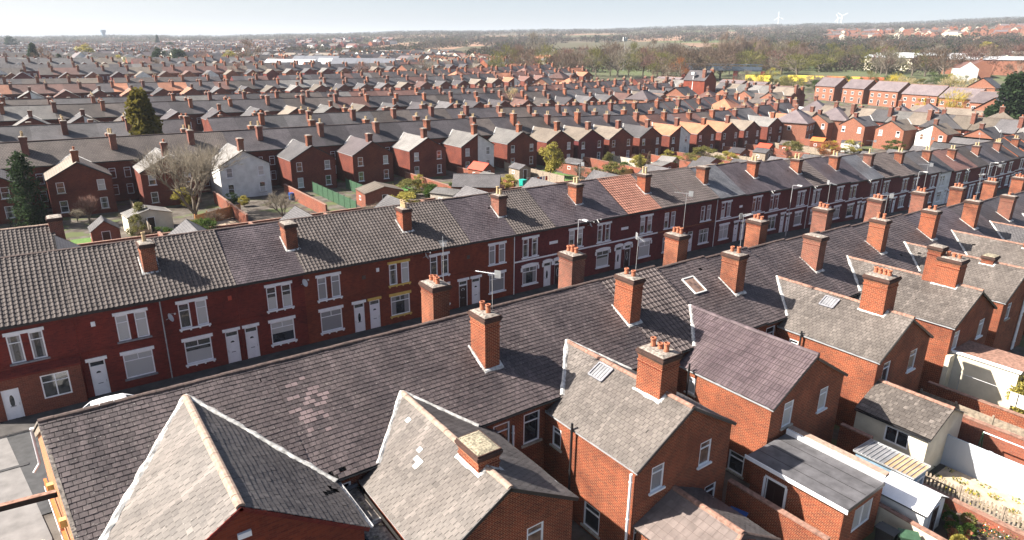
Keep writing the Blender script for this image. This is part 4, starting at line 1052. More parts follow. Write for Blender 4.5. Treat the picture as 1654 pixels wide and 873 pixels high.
# houses of the cross street on the right, their sunlit wings turned to the left
k = 0
for gx, ys, nm in ((178., [93.5, 84., 74.8, 65.5, 56.3, 47.], 'near cross street'), (222., [196., 186., 176., 166., 156.5, 147., 137.], 'far cross street')):
    for j, y in enumerate(ys):
        for side in ('R', 'L'):
            k += 1; roof = R.choice(['grey','beige','light','beige']); ww = {('a',3):'whitewall'}.get(('a' if gx < 200 else 'b', j)) if side == 'R' else None
            # local -y (wing side) turned to -x : rotate by -90 degrees
            yy = y+4.55 if side == 'R' else y
            row_house((roof, roof, side, 1, 1, ww or 'brick_new'), gx, yy, terrain(gx-8, y), -pi/2, '%s house with sunlit brick gable, %s from far end of %s' % (ROOFWORD[roof], ordn(k), nm), 'terraced houses of the '+nm)
    k = 0
# tall dark gabled end house
def tall_gable():
    x, y = 208.5, 168.; z = terrain(x, y)
    o = tag(empty('tall_brick_house', (x, y, z)), 'tall dark brick house end with chimneys rising above the grey roofs', 'house')
    g = MB(); g.box((0,-5,-1),(7,5,9.5),M['brick_front2'],.5); 
    for yy in (-5, 5): g.face([(0,yy,9.5),(7,yy,9.5),(3.5,yy,13)],M['brick_front2'],.5)
    g.obj('wall', o)
    g = MB()
    for sx in (0, 7): g.face([(3.5,-5.2,13.05),(3.5,5.2,13.05),(sx+(.3 if sx else -.3),5.2,9.3),(sx+(.3 if sx else -.3),-5.2,9.3)],RF['dark'],.5)
    g.obj('roof', o)
    chimney(o, 1.2, -3.6, 9, 13.6, .8, 1.4, (2,'pot_buff'), rich=False); chimney(o, 5.8, -3.6, 9, 13.6, .8, 1.4, (2,'pot_buff'), rich=False)
tall_gable()

# ---------------------------------------------------------------- hipped, modern and low houses
def hip_house(x, y, rz, roof, label, cat='house', name='semi_detached_house', lx=12., ly=9., ze=5., zr=8., walls='brick_new', group=None, hip=True, chim=True, wins=True, zoff=0.):
    key = ('hip', roof, lx, ly, ze, zr, walls, hip, chim, wins)
    if key not in CACHE:
        mb = MB(); a, b = lx/2, ly/2; w = M[walls]
        wl = [(-a+.3,-b+.3),(a-.3,-b+.3),(a-.3,b-.3),(-a+.3,b-.3)]
        for i in range(4): j = (i+1)%4; p, q = wl[i], wl[j]; mb.face([(p[0],p[1],-2),(q[0],q[1],-2),(q[0],q[1],ze),(p[0],p[1],ze)], w, .5)
        rf = MB(); h = b if hip else 0; m = RF[roof]
        A, B_, C_, D_ = (-a,-b,ze),(a,-b,ze),(a,b,ze),(-a,b,ze); P, Q = (-a+h,0,zr),(a-h,0,zr)
        rf.face([A,B_,Q,P], m, .5); rf.face([C_,D_,P,Q], m, .5)
        if hip: rf.face([D_,A,P], m, .5); rf.face([B_,C_,Q], m, .5)
        else:
            mb.face([(-a+.3,b-.3,ze-.01),(-a+.3,-b+.3,ze-.01),(-a+.3,0,zr-.25)], w, .5); mb.face([(a-.3,-b+.3,ze-.01),(a-.3,b-.3,ze-.01),(a-.3,0,zr-.25)], w, .5)
        rf.face([(p[0],p[1],p[2]-.08) for p in (A,B_,C_,D_)][::-1], M['white'], .5)
        rf.bar(P, Q, .25, .14, M['ridge'])
        CACHE[key] = (mb.mesh('wall'), rf.mesh('roof'))
    o = tag(empty(name, (x, y, terrain(x, y)+zoff), rz), label, cat, group)
    put('wall', CACHE[key][0], o); put('roof', CACHE[key][1], o)
    if wins:
        n = max(2, int(lx/3))
        for fy, fa in ((-1, 0), (1, pi)):
            for i in range(n):
                xx = -lx/2+lx*(i+.5)/n
                if ze > 4: window(o, (xx, fy*(ly/2-.3+.02), 3.1), 1.2, 1.1, 'two', fa, 'glass')
                if i % 2: window(o, (xx, fy*(ly/2-.3+.02), .8), 1.3, 1.2, 'two', fa, 'glass')
                else:
                    dm = door_mesh(.9, 2.0, True, None); put('door', dm, o, (xx, fy*(ly/2-.3+.02), 0), fa)
        for sx, fa in ((-1, -pi/2), (1, pi/2)):
            if ze > 4: window(o, (sx*(lx/2-.28), 0, 3.1), .9, 1.1, 'one', fa, 'glass')
    if chim: chimney(o, 0, .3, zr-1, zr+1.2, 1.4, .8, (3,'pot_red'), rich=False, along='x')
    return o
i = 0
for px, D, rz, roof, hip in [(740,330,.3,'orange',1),(795,335,.5,'orange',1),(850,352,.3,'red',1),(905,330,.5,'red',1),(925,300,.2,'orange',1),(968,285,.3,'orange',1),(880,302,.6,'light',0),(1012,262,.4,'red',1),(1045,240,.3,'purple',1),(1180,214,.3,'orange',1),(1215,207,.4,'red',1),(1255,212,.3,'red',1),(1105,255,.3,'grey',0),(1150,240,.4,'red',1),(1330,214,.4,'purple',1),(1365,198,.25,'purple',1),(1470,205,.3,'purple',1),(1545,190,.3,'grey',1),(1515,212,.3,'purple',1),(1300,190,.3,'purple',1),(700,345,.4,'beige',0),(660,372,.3,'beige',0),(1640,195,.4,'beige',1),(835,385,.2,'orange',0),(870,395,.5,'orange',0)]:
    i += 1; x, y = at(px, D)
    lab = '%s %s house, %s from left in the suburb behind the terraces' % (ROOFWORD[roof], 'hip-roofed' if hip else 'gabled', ordn(i))
    hip_house(x, y, rz, roof, lab, hip=bool(hip), group='suburban houses behind the terraces')
# red-brick modern terraces by the railway
for j, (px, D, L_) in enumerate(((1352,300,10.5),(1399,292,10.5),(1450,284,12.5),(1510,272,14.),(1572,262,12.),(1622,250,10.))):
    x, y = at(px, D); hip_house(x, y, pi/2-.28, 'purple', 'modern red-brick terrace block with plum roof, %s from left near the railway' % ordn(j+1), cat='house', name='modern_terrace', lx=L_, ly=8.5, ze=5.3, zr=8.6, hip=False, chim=False, group='modern terraces by the railway')
x, y = at(1628, 228); hip_house(x, y, .1, 'purple', 'modern brick house whose sunlit gable faces left beside the car park', name='modern_house', lx=10, ly=9.5, ze=5.3, zr=8.8, hip=False, chim=False)
x, y = at(1600, 305); hip_house(x, y, .1, 'grey', 'grey-roofed modern house behind the plum-roofed terraces', name='modern_house', lx=10, ly=9.5, ze=5.3, zr=8.8, hip=False, chim=False)
for j, (px, D, rz, roof, L_, B_) in enumerate(((1012,300,-.45,'purple',24,10),(1060,282,-.5,'purple',26,11),(1048,258,-.5,'brown',22,11),(1215,262,-.5,'brown',26,12),(1190,318,-.45,'purple',14,11),(1222,312,-.45,'purple',16,11),(1258,296,-.45,'purple',18,12),(1550,228,-.4,'beige',20,13),(1086,330,-.5,'purple',18,11))):
    rz += pi/2+.3; x, y = at(px, D); hip_house(x, y, rz, roof, 'low %s bungalow block, %s from left beyond the last terraces' % (ROOFWORD[roof], ordn(j+1)), cat='bungalow', name='bungalow_block', lx=L_, ly=B_, ze=2.7, zr=5.6, hip=False, chim=False, group='low bungalow blocks')
# warehouses
def shed(px, D, L_, W_, h, hr, rz, rm, label):
    x, y = at(px, D); o = tag(empty('warehouse', (x, y, terrain(x, y)), rz), label, 'warehouse', 'pale roofed warehouses')
    g = MB(); a, b = L_/2, W_/2; m = M['shedwhite']
    for p, q in (((-a,-b),(a,-b)),((a,-b),(a,b)),((a,b),(-a,b)),((-a,b),(-a,-b))): g.face([(p[0],p[1],-4),(q[0],q[1],-4),(q[0],q[1],h),(p[0],p[1],h)],m,.5)
    for s_ in (-1, 1): g.face([(s_*a,-b,h),(s_*a,b,h),(s_*a,0,hr)],m,.5)
    g.obj('wall', o); g = MB(); mm = M[rm]
    n_ = max(3, int(L_/6))
    for i_ in range(n_):
        u0, u1 = -a-.3+(L_+.6)*i_/n_, -a-.3+(L_+.6)*(i_+1)/n_-.12
        for s_ in (-1, 1): g.face([(u0,s_*(b+.4),h-.1),(u1,s_*(b+.4),h-.1),(u1,0,hr+.1),(u0,0,hr+.1)],mm,.5); g.face([(u1,s_*(b+.4),h-.16),(u1+.12,s_*(b+.4),h-.16),(u1+.12,0,hr+.04),(u1,0,hr+.04)],mm,.2)
    g.obj('roof', o)
    for i_ in range(3): g = MB(); g.box((-a+L_*(i_+.3)/3,-b-.06,0),(-a+L_*(i_+.3)/3+5,-b+.02,4.5),M['shedgrey']); g.obj('shutter_door', o)
shed(470, 400, 26, 18, 6.5, 9, -.55, 'shedwhite', 'long white-roofed warehouse at the far left of the warehouse group')
shed(512, 430, 26, 20, 7, 9.5, -.55, 'shedgrey', 'grey-roofed warehouse standing behind between the two others')
shed(545, 400, 20, 18, 6.5, 9.5, -.55, 'shedwhite', 'white gabled warehouse in the middle of the group')
shed(588, 392, 34, 20, 6.5, 10, -.55, 'shedgrey', 'broad grey-roofed warehouse at the right of the group')

# ---------------------------------------------------------------- everything built-up that is too far and too many to single out
def far_houses():
    mb = MB()
    rfm = [RF[k_] for k_ in ('dark','grey','light','brown','beige','red','dark','grey','brown','dark')]
    def h(x, y, z, rz, w, half, ze, zr, rf, wl, ch, wingy=0):
        c_, s_ = cos(rz), sin(rz)
        def T(a, b, c): return (x+a*c_-b*s_, y+a*s_+b*c_, z+c)
        a = w/2; b = half
        mb.face([T(-a,-b,ze),T(a,-b,ze),T(a,0,zr),T(-a,0,zr)],rf,.5); mb.face([T(a,b,ze),T(-a,b,ze),T(-a,0,zr),T(a,0,zr)],rf,.5)
        for p, q in (((-a,-b),(a,-b)),((a,-b),(a,b)),((a,b),(-a,b)),((-a,b),(-a,-b))): mb.face([T(*p,-2),T(*q,-2),T(*q,ze-.05),T(*p,ze-.05)],wl,.5)
        for e in (-a, a): mb.face([T(e,-b,ze-.05),T(e,b,ze-.05),T(e,0,zr-.05)],wl,.5)
        # a strip of openings
        for zz in ((1., 2.2), (3.3, 4.6)):
            if zz[1] < ze:
                for uu in (-.5, .5): mb.face([T(uu*a-.5,-b-.03,zz[0]),T(uu*a+.5,-b-.03,zz[0]),T(uu*a+.5,-b-.03,zz[1]),T(uu*a-.5,-b-.03,zz[1])],M['white'],.5); mb.face([T(uu*a-.4,-b-.05,zz[0]+.1),T(uu*a+.4,-b-.05,zz[0]+.1),T(uu*a+.4,-b-.05,zz[1]-.1),T(uu*a-.4,-b-.05,zz[1]-.1)],M['curtain'],.5)
        for cx_, cy_ in ch:
            q = .45; t_ = zr+.8
            P = [(cx_-q,cy_-.6),(cx_+q,cy_-.6),(cx_+q,cy_+.6),(cx_-q,cy_+.6)]
            for i_ in range(4): j_ = (i_+1)%4; mb.face([T(*P[i_],ze),T(*P[j_],ze),T(*P[j_],t_),T(*P[i_],t_)],M['brick_chim'],.5)
            mb.face([T(*p,t_) for p in P],M['cement'],.5)
            mb.box((T(cx_,cy_,0)[0]-.13,T(cx_,cy_,0)[1]-.35,z+t_),(T(cx_,cy_,0)[0]+.13,T(cx_,cy_,0)[1]-.1,z+t_+.5),M['pot_buff'])
        if wingy:
            wf = RF[R.choice(['light','grey','beige','dark','grey'])] if R.random() < .6 else rf
            xe = 3.2; y0, y1 = wingy*b*.4, wingy*(b+6.5)
            for s2 in (-1, 1): mb.face([T(a+s2*xe,y0,ze-1),T(a+s2*xe,y1,ze-1),T(a,y1,zr-1.6),T(a,y0,zr-1.6)],wf,.5); mb.face([T(a+s2*xe*.94,y0,-1),T(a+s2*xe*.94,y1,-1),T(a+s2*xe*.94,y1,ze-1),T(a+s2*xe*.94,y0,ze-1)],wl,.5)
            mb.face([T(a-xe*.94,y1,-1),T(a+xe*.94,y1,-1),T(a+xe*.94,y1,ze-1),T(a,y1,zr-1.65),T(a-xe*.94,y1,ze-1)],wl if R.random() < .85 else M['whitewall'],.5)
    wl = [M['brick_rear'], M['brick_front'], M['brick_plum'], M['brick_rear']]
    for y, f, xa, xb in ((288,-1,-14,236),(343,1,-14,255),(366,-1,-14,265),(425,1,-14,150),(447,-1,-14,150)):
        x = xa+R.uniform(0,4); i_ = 0; rf = rfm[0]
        while x < xb:
            if R.random() < .45: rf = R.choice(rfm)
            if R.random() < .95:
                h(x, y+.4*sin(x*.05), terrain(x, y), 0, 4.6, 4.6, 5.6, 8.3, rf, R.choice(wl), [(2.3,-2),(2.3,2)] if i_ % 2 else [], (-f if i_ % 2 == 0 else 0))
            x += 4.6; i_ += 1
    # scattered estates; px range, distances, axis
    def estate(pa, pb, Da, Db, n_, rz, roofs, walls, chim=.7, L_=(9,16)):
        for _ in range(n_):
            px = R.uniform(pa, pb); D = sqrt(R.uniform(Da*Da, Db*Db)); x, y = at(px, D)
            r_ = rz+R.choice((0, 0, pi/2))+R.uniform(-.12, .12); w = R.uniform(*L_)
            h(x, y, terrain(x, y), r_, w, R.uniform(3.8,4.8), 5.2, R.uniform(7.4,8.6), RF[R.choice(roofs)], M[R.choice(walls)], [(R.uniform(-w/3,w/3),0)] if R.random() < chim else [])
    estate(-60, 460, 560, 1500, 900, .1, ['dark','grey','dark','brown','light','purple'], ['brick_rear','brick_plum','whitewall','cream'], .8, (9,30))
    estate(-60, 640, 900, 1700, 260, .3, ['dark','grey','brown','red','purple'], ['brick_rear','whitewall','brick_plum'], .5, (9,20))
    estate(430, 740, 470, 640, 120, .2, ['beige','light','brown','purple','grey'], ['cream','whitewall','brick_rear','brick_new'], .2)
    estate(700, 900, 400, 520, 42, .5, ['orange','red','orange','beige'], ['brick_new','whitewall','cream'], .3)
    estate(1330, 1760, 1150, 1650, 170, .4, ['red','purple','brown','purple'], ['brick_new','brick_rear','brick_new','cream'], .2, (9,18))
    estate(1560, 1780, 380, 560, 26, .4, ['grey','red','light','beige'], ['brick_new','whitewall','cream'], .2, (10,30))
    estate(-80, 60, 300, 620, 34, .1, ['dark','grey','brown','red'], ['brick_rear','brick_plum','whitewall'], .8, (9,20))
    o = mb.obj('distant_houses'); tag(o, 'mass of small distant houses and terraces towards the horizon', 'houses', kind='stuff')
far_houses()
# ================================================================ ground, street, pavements
def ground():
    mb = MB(); az = [-180+i*2.5 for i in range(145)]; rad = [0.]; r = 3.
    while r < 9000: rad.append(r); r *= 1.075 if r < 400 else 1.11
    me = bpy.data.meshes.new('ground'); v = [(0,0,terrain(0,0))]; f = []
    for r in rad[1:]:
        for a in az[:-1]: x, y = r*sin(radians(a)), r*cos(radians(a)); v.append((x, y, terrain(x, y)))
    n = len(az)-1
    for i in range(n): f.append((0, 1+(i+1)%n, 1+i))
    for k in range(len(rad)-2):
        for i in range(n): a = 1+k*n+i; b = 1+k*n+(i+1)%n; f.append((a, b, b+n, a+n))
    me.from_pydata(v, [], f)
    for p in me.polygons: p.use_smooth = True
    m, nt, b = new_mat('ground_surface'); p = pos(nt)
    near = mixc(nt, mrange(nt, noise(nt, p, .6, 5, .65), .4, .62), (.06,.05,.043), (.13,.115,.10))
    near = mixc(nt, mrange(nt, noise(nt, p, .25, 3), .53, .6), near, (.085,.10,.045))
    near = mixc(nt, mrange(nt, noise(nt, p, 2.5, 4, .7), .55, .7, 0, .6), near, (.09,.075,.06))
    vor = nd(nt, 'ShaderNodeTexVoronoi', Scale=.0045); nt.links.new(p, vor.inputs['Vector'])
    sep = nt.nodes.new('ShaderNodeSeparateColor'); nt.links.new(vor.outputs['Color'], sep.inputs[0])
    far = mixc(nt, sep.outputs[0], (.075,.068,.042), (.11,.088,.066)); far = mixc(nt, mrange(nt, sep.outputs[1], .66, .70), far, (.25,.15,.105))
    far = mixc(nt, mrange(nt, sep.outputs[2], .88, .90), far, (.085,.11,.045)); far = mixc(nt, mrange(nt, noise(nt, p, .02, 5, .6), .4, .6, 0, .5), far, (.09,.085,.05))
    ln = nt.nodes.new('ShaderNodeVectorMath'); ln.operation = 'LENGTH'; nt.links.new(p, ln.inputs[0])
    c = mixc(nt, mrange(nt, ln.outputs['Value'], 300, 480), near, far); nt.links.new(c, b.inputs['Base Color']); b.inputs['Roughness'].default_value = .95; b.inputs['Specular IOR Level'].default_value = .1
    me.materials.append(m); tag(put('ground', me), 'built-up ground running out to farmland', None, None, 'structure')
ground()
def sheet(name, y0, y1, xa, xb, lift, mat, label, step=4., kerb=0.):
    g = MB(); x = xa
    while x < xb:
        x2 = min(xb, x+step); P = [(x,y0,terrain(x,y0)+lift),(x2,y0,terrain(x2,y0)+lift),(x2,y1,terrain(x2,y1)+lift),(x,y1,terrain(x,y1)+lift)]
        g.face(P, M[mat], .5)
        if kerb:
            for (p, q) in ((P[0],P[1]),(P[3],P[2])): g.face([p,q,(q[0],q[1],q[2]-kerb),(p[0],p[1],p[2]-kerb)], M['stone'], .5)
        x = x2
    o = g.obj(name); tag(o, label, None, None, 'structure')
sheet('road', 32.0, 40.6, -8, 165, .05, 'asphalt', 'asphalt street between the two terraces'); sheet('pavement', 40.6, 42.75, -4.6, 165, .17, 'flags', 'pavement along the brick fronts', kerb=.16)
sheet('pavement', 29.8, 32.0, -1.6, 100, .17, 'flags', 'pavement behind the foreground row', kerb=.16)
sheet('road', 115.5, 123.5, -20, 176, .05, 'asphalt', 'street beyond the first far row'); sheet('road', 185, 193, -20, 208, .05, 'asphalt', 'street beyond the third far row')
g = MB(); g.face([(-60,5,.06),(-2.2,5,.06),(-2.3,30,.06),(-60,30,.06)],M['pave'],.5); g.face([(-60,30,.055),(-2.3,30,.055),(-4.6,45,.055),(-60,45,.055)],M['pave'],.5)
tag(g.obj('forecourt'), 'pale concrete forecourt beside the end building', None, None, 'structure')
g = MB(); g.bar((-30,29.9,.10),(-2.6,29.9,.10),.14,.1,M['stone']); g.bar((-3.2,6,.10),(-2.6,29.9,.10),.14,.1,M['stone']); g.bar((-30,37,.075),(-3.,37.,.075),.2,.02,M['asphalt']); tag(g.obj('kerb'), 'kerb edging of the forecourt', None, None, 'structure')  # the asphalt-coloured bar is a cable's cast shadow painted on the forecourt

# ================================================================ trees
def twig(mb, p, d, L, w, mat, t):
    s = d.cross(V3((R.uniform(-1,1),R.uniform(-1,1),R.uniform(-1,1))))
    if s.length < 1e-4: return
    s = s.normalized()*w; mb.face([p-s, p+s, p+d*L], mat, t)
def bare_proto(kind, seed, H=9., spread=.5, depth=5, trunk_h=.18, dens=1., tw=.016):
    R.seed(seed); tb, cb = MB(), MB(); bm_, lm = M['bark'], M['leaf_'+kind]
    def grow(p, d, L, r, k):
        n = 2 if k > 1 else 1; q = p; dd = d.copy()
        for i in range(n):
            nd_ = (dd+V3((R.uniform(-.16,.16),R.uniform(-.16,.16),R.uniform(-.02,.16)))).normalized(); q2 = q+nd_*L/n
            r2 = r*(1-.35*(i+1)/n)
            if k > 2: tb.tube(q, q2, r*(1-.35*i/n), r2, 6, bm_, caps=False, tint=.5)
            elif k > 0: cb.tube(q, q2, max(tw*.8, r*(1-.35*i/n)), max(tw*.6, r2), 3, lm, caps=False, tint=R.random())
            q, dd = q2, nd_
        if k <= 2:
            for _ in range(int((7 if k == 0 else 4)*dens)):
                a = (dd+V3((R.uniform(-.9,.9),R.uniform(-.9,.9),R.uniform(-.3,.9)))).normalized(); twig(cb, p+(q-p)*R.uniform(.1,1), a, L*R.uniform(.5,1.1), tw, lm, R.random())
        if k > 0:
            m = R.choice((3,4)) if k > 2 else 3
            for j in range(m):
                ang = 2*pi*(j+R.uniform(-.3,.3))/m; tilt = R.uniform(.35,.75)*spread*2
                s1 = dd.cross(V3((.3,.9,.2))).normalized(); s2 = dd.cross(s1)
                grow(p+(q-p)*R.uniform(.6,1), (dd+(s1*cos(ang)+s2*sin(ang))*tilt+V3((0,0,.12))).normalized(), L*R.uniform(.66,.86), r*.58, k-1)
    tb.tube((0,0,-.5),(0,0,H*trunk_h),.03*H,.022*H,8,bm_,caps=False,tint=.5)
    for j in range(4): a = j*pi/2+R.random(); grow(V3((0,0,H*trunk_h*R.uniform(.7,1))), V3((cos(a)*spread,sin(a)*spread,1)).normalized(), H*.25, .016*H, depth-1)
    return tb.mesh('trunk'), cb.mesh('crown')
def leafy_proto(kind, seed, H=8., rx=.38, base=.18, n=4200, s=.36, shape='round'):
    R.seed(seed); tb, cb = MB(), MB(); lm = M['leaf_'+kind]
    tb.tube((0,0,-.5),(0,0,H*.45),.028*H,.018*H,8,M['bark'],caps=False,tint=.5)
    cl = []
    for _ in range(34 if shape == 'round' else 80):
        a = R.uniform(0,2*pi); t = R.random()
        if shape == 'cone': z = base+(1-base)*t*.98; rr = rx*(1-t)**.8*R.uniform(.45,1.05)
        elif shape == 'column': z = base*.4+(1-base*.4)*t*.97; rr = rx*(1-t**3)*R.uniform(.4,1)
        else:
            u = R.uniform(-1,1); z = base+(1-base)*(.5+.46*u); rr = rx*sqrt(max(0,1-u*u))*R.uniform(.35,1)
        c = V3((cos(a)*rr*H, sin(a)*rr*H, z*H)); cl.append((c, R.uniform(.09,.17)*H*(1 if shape=='round' else .75), R.random()*.5))
        if R.random() < .5: tb.tube((0,0,min(H*.42,c.z*.7)), c, .008*H, .003*H, 4, M['bark'], caps=False, tint=.5)
    for _ in range(n):
        c, r_, t0 = R.choice(cl); d = V3((R.gauss(0,1),R.gauss(0,1),R.gauss(0,.8))).normalized(); p = c+d*r_*R.random()**.4
        if shape != 'round': d = (d+V3((0,0,-.3 if shape == 'cone' else .6))).normalized()
        e = d.cross(V3((R.uniform(-1,1),R.uniform(-1,1),R.uniform(-1,1))))
        if e.length < .01: continue
        e.normalize(); g_ = (e.cross(d)*.5+d*.8).normalized(); q = s*R.uniform(.6,1.3)
        cb.face([p-e*q*.45, p+g_*q*.5-e*q*.1, p+e*q*.5, p-g_*q*.5], lm, min(1, t0+R.random()*.5))
    return tb.mesh('trunk'), cb.mesh('crown')
def haze_tree_proto(kind, seed, H=9., rx=.42, n=1100, upright=.35):
    """bare or budding tree for the middle distance: a cloud of fine twigs on real limbs"""
    R.seed(seed); tb, cb = MB(), MB(); lm = M['leaf_'+kind]
    tb.tube((0,0,-1),(0,0,H*.35),.026*H,.016*H,6,M['bark'],caps=False,tint=.5); ends = []
    for _ in range(22):
        a = R.uniform(0,2*pi); u = R.uniform(-.8,1); rr = rx*sqrt(max(0,1-u*u))*R.uniform(.5,1); c = V3((cos(a)*rr*H, sin(a)*rr*H, H*(.60+.34*u))); ends.append(c)
        tb.tube((0,0,H*R.uniform(.15,.34)), c, .009*H, .003*H, 3, M['bark'], caps=False, tint=.5)
    for _ in range(n):
        c = R.choice(ends); p = c+V3((R.gauss(0,.07),R.gauss(0,.07),R.gauss(0,.06)))*H; o = (p-V3((0,0,H*.3))).normalized()
        d = (o+V3((R.uniform(-.6,.6),R.uniform(-.6,.6),R.uniform(-.4,.6)+upright))).normalized(); twig(cb, p, d, H*R.uniform(.06,.13), H*.0065, lm, R.random())
    return tb.mesh('trunk'), cb.mesh('crown')
TP = {}
def tproto(k):
    if k in TP: return TP[k]
    st = R.getstate(); kind, form, var = k
    if form == 'bare': r = bare_proto(kind, 11+var, 9., .5, 5, .05, 1.7, .014)
    elif form == 'small': r = bare_proto(kind, 21+var, 9., .5, 4, .10, 2.4, .028)
    elif form == 'leafy': r = leafy_proto(kind, 31+var)
    elif form == 'bush': r = leafy_proto(kind, 41+var, 8., .55, .02, 3800, .34)
    elif form == 'cone': r = leafy_proto(kind, 51+var, 8., .32, .04, 9000, .34, 'cone')
    elif form == 'column': r = leafy_proto(kind, 61+var, 8., .17, .04, 5000, .22, 'column')
    elif form == 'twig': r = haze_tree_proto(kind, 71+var)
    elif form == 'poplar': r = haze_tree_proto(kind, 81+var, 9., .15, 800, 1.6)
    R.setstate(st); TP[k] = r; return r
BASEH = {'bare':8.6,'small':8.8,'leafy':8.,'bush':8.,'cone':8.,'column':8.,'twig':9.4,'poplar':9.4}
def tree(x, y, h, w, kind, form, label, cat='tree', name=None, group=None, var=0, z=None, rz=None):
    tm, cm = tproto((kind, form, var)); s = h/BASEH[form]
    nat = {'bare':8.5,'small':8.5,'leafy':6.6,'bush':9.,'cone':5.4,'column':3.4,'twig':8.4,'poplar':3.6}[form]*s
    o = empty(name or {'cone':'conifer_tree','column':'conifer_tree','bush':'bush','poplar':'poplar_tree'}.get(form, 'tree'), (x, y, terrain(x, y) if z is None else z), R.uniform(0,6.28) if rz is None else rz)
    k = w/nat if w else 1.; o.scale = (s*k, s*k, s); tag(o, label, cat, group)
    put('trunk', tm, o); put('crown', cm, o); return o
def tree_px(px, D, hp, wp, kind, form, label, **kw):
    x, y = at(px, D); dx, dy = column_dir(827); dep = x*dx+y*dy; return tree(x, y, hp*dep/F, wp*dep/F, kind, form, label, **kw)
# trees one can tell apart near by
tree(14.9, 87.5, 11.8, 11.8, 'bare_grey', 'bare', 'large bare tree with pale branches standing left of the white rendered house')
tree(23.6, 80.5, 4.8, 5.2, 'bare_grey', 'small', 'small pale bare tree in front of the white rendered house', var=1)
tree(3.9, 91.0, 4.6, 4.0, 'bare_pink', 'small', 'small reddish bare tree in front of the leftmost brick wing', var=2)
tree(-1.6, 93.5, 8.6, 3.9, 'conifer', 'column', 'tall dark drooping conifer beside the left edge')
tree(14.6, 118.5, 13.8, 8.2, 'conifer_gold', 'cone', 'big golden-green conifer rising above the slate roofs on the left')
tree(8.6, 84.0, 3.4, 2.2, 'olive', 'column', 'small green columnar shrub beside the pale yard', cat='shrub', var=1)
tree(71.5, 86.5, 5.6, 4.4, 'yellowgreen', 'leafy', 'bushy yellow-green tree among the back gardens, centre')
tree(73.5, 81.0, 3.6, 3.4, 'bare_grey', 'small', 'leaning pale bare shrub right of the yellow-green tree', cat='shrub', var=3)
tree(80.0, 80.0, 3.2, 4.8, 'olive', 'bush', 'dull olive rounded bush in front of the yellow fence', cat='bush')
tree(89.2, 82.5, 3.8, 1.0, 'olive', 'column', 'left one of two narrow brown-green cypresses in the gardens'); tree(91.2, 82.0, 4.2, 1.1, 'bare_brown', 'column', 'right one of two narrow brown-green cypresses in the gardens')
for j, (x, y, h, w, k, f, nm) in enumerate([(43,84,3.0,5.5,'olive','bush','sprawling olive bush behind the slate outhouse'),(48,79,2.6,3.6,'green','bush','green bush beside the garden shed roof'),(33.5,73,3.2,6.5,'bare_grey','small','pale tangled bare thicket beside the bright turf'),(38.,76,2.6,5.5,'yellowgreen','bush','mossy olive thicket above the timber outhouse roof'),
    (46.2,71,2.4,4.5,'green','bush','fresh green bush just behind the street row ridge'),(112,86,3.6,8,'olive','bush','wide olive shrubbery at the foot of the orange-roofed wings'),(118,84,3.0,4,'yellowgreen','bush','yellow-green shrub right of the wide olive shrubbery'),
    (150,80,3.4,5.5,'rust','bush','rust-red bush in the far right gardens'),(153,81.5,3.2,3.6,'yellow','bush','bright yellow forsythia bush beside the rust-red one'),(158,79,2.8,6,'yellowgreen','bush','low yellow-green bush right of the forsythia'),
    (142,84,4.,5.,'olive','bush','dark olive bush left of the rust-red bush'),(164,72,3,5,'green','bush','round green bush beside the sunlit brick gables'),(10.0,80,1.3,2.6,'green','bush','low green bush in the left yard')]):
    tree(x, y, h, w, k, f, nm, cat='bush', name='bush', var=j % 2)
x, y = at(1652, 205); tree(x, y, 15.5, 15, 'conifer', 'cone', 'huge dark green conifer at the right edge', var=1)
tree(45.2, 8.9, 3.6, 3.3, 'yellowgreen', 'bush', 'bright yellow-green conifer bush by the cream wall at the right edge', cat='bush')
def base_dist(px, py):
    """distance along a column at which the ground is seen at height py of the photograph"""
    d = column_dir(px); D = 90.
    while D < 2500:
        w = (d[0]*D, d[1]*D, terrain(d[0]*D, d[1]*D)-CAMH); c = [sum(w[j]*CR[j][i] for j in range(3)) for i in range(3)]
        if 436.5+F*c[1]/c[2] <= py: return D
        D *= 1.01
    return D
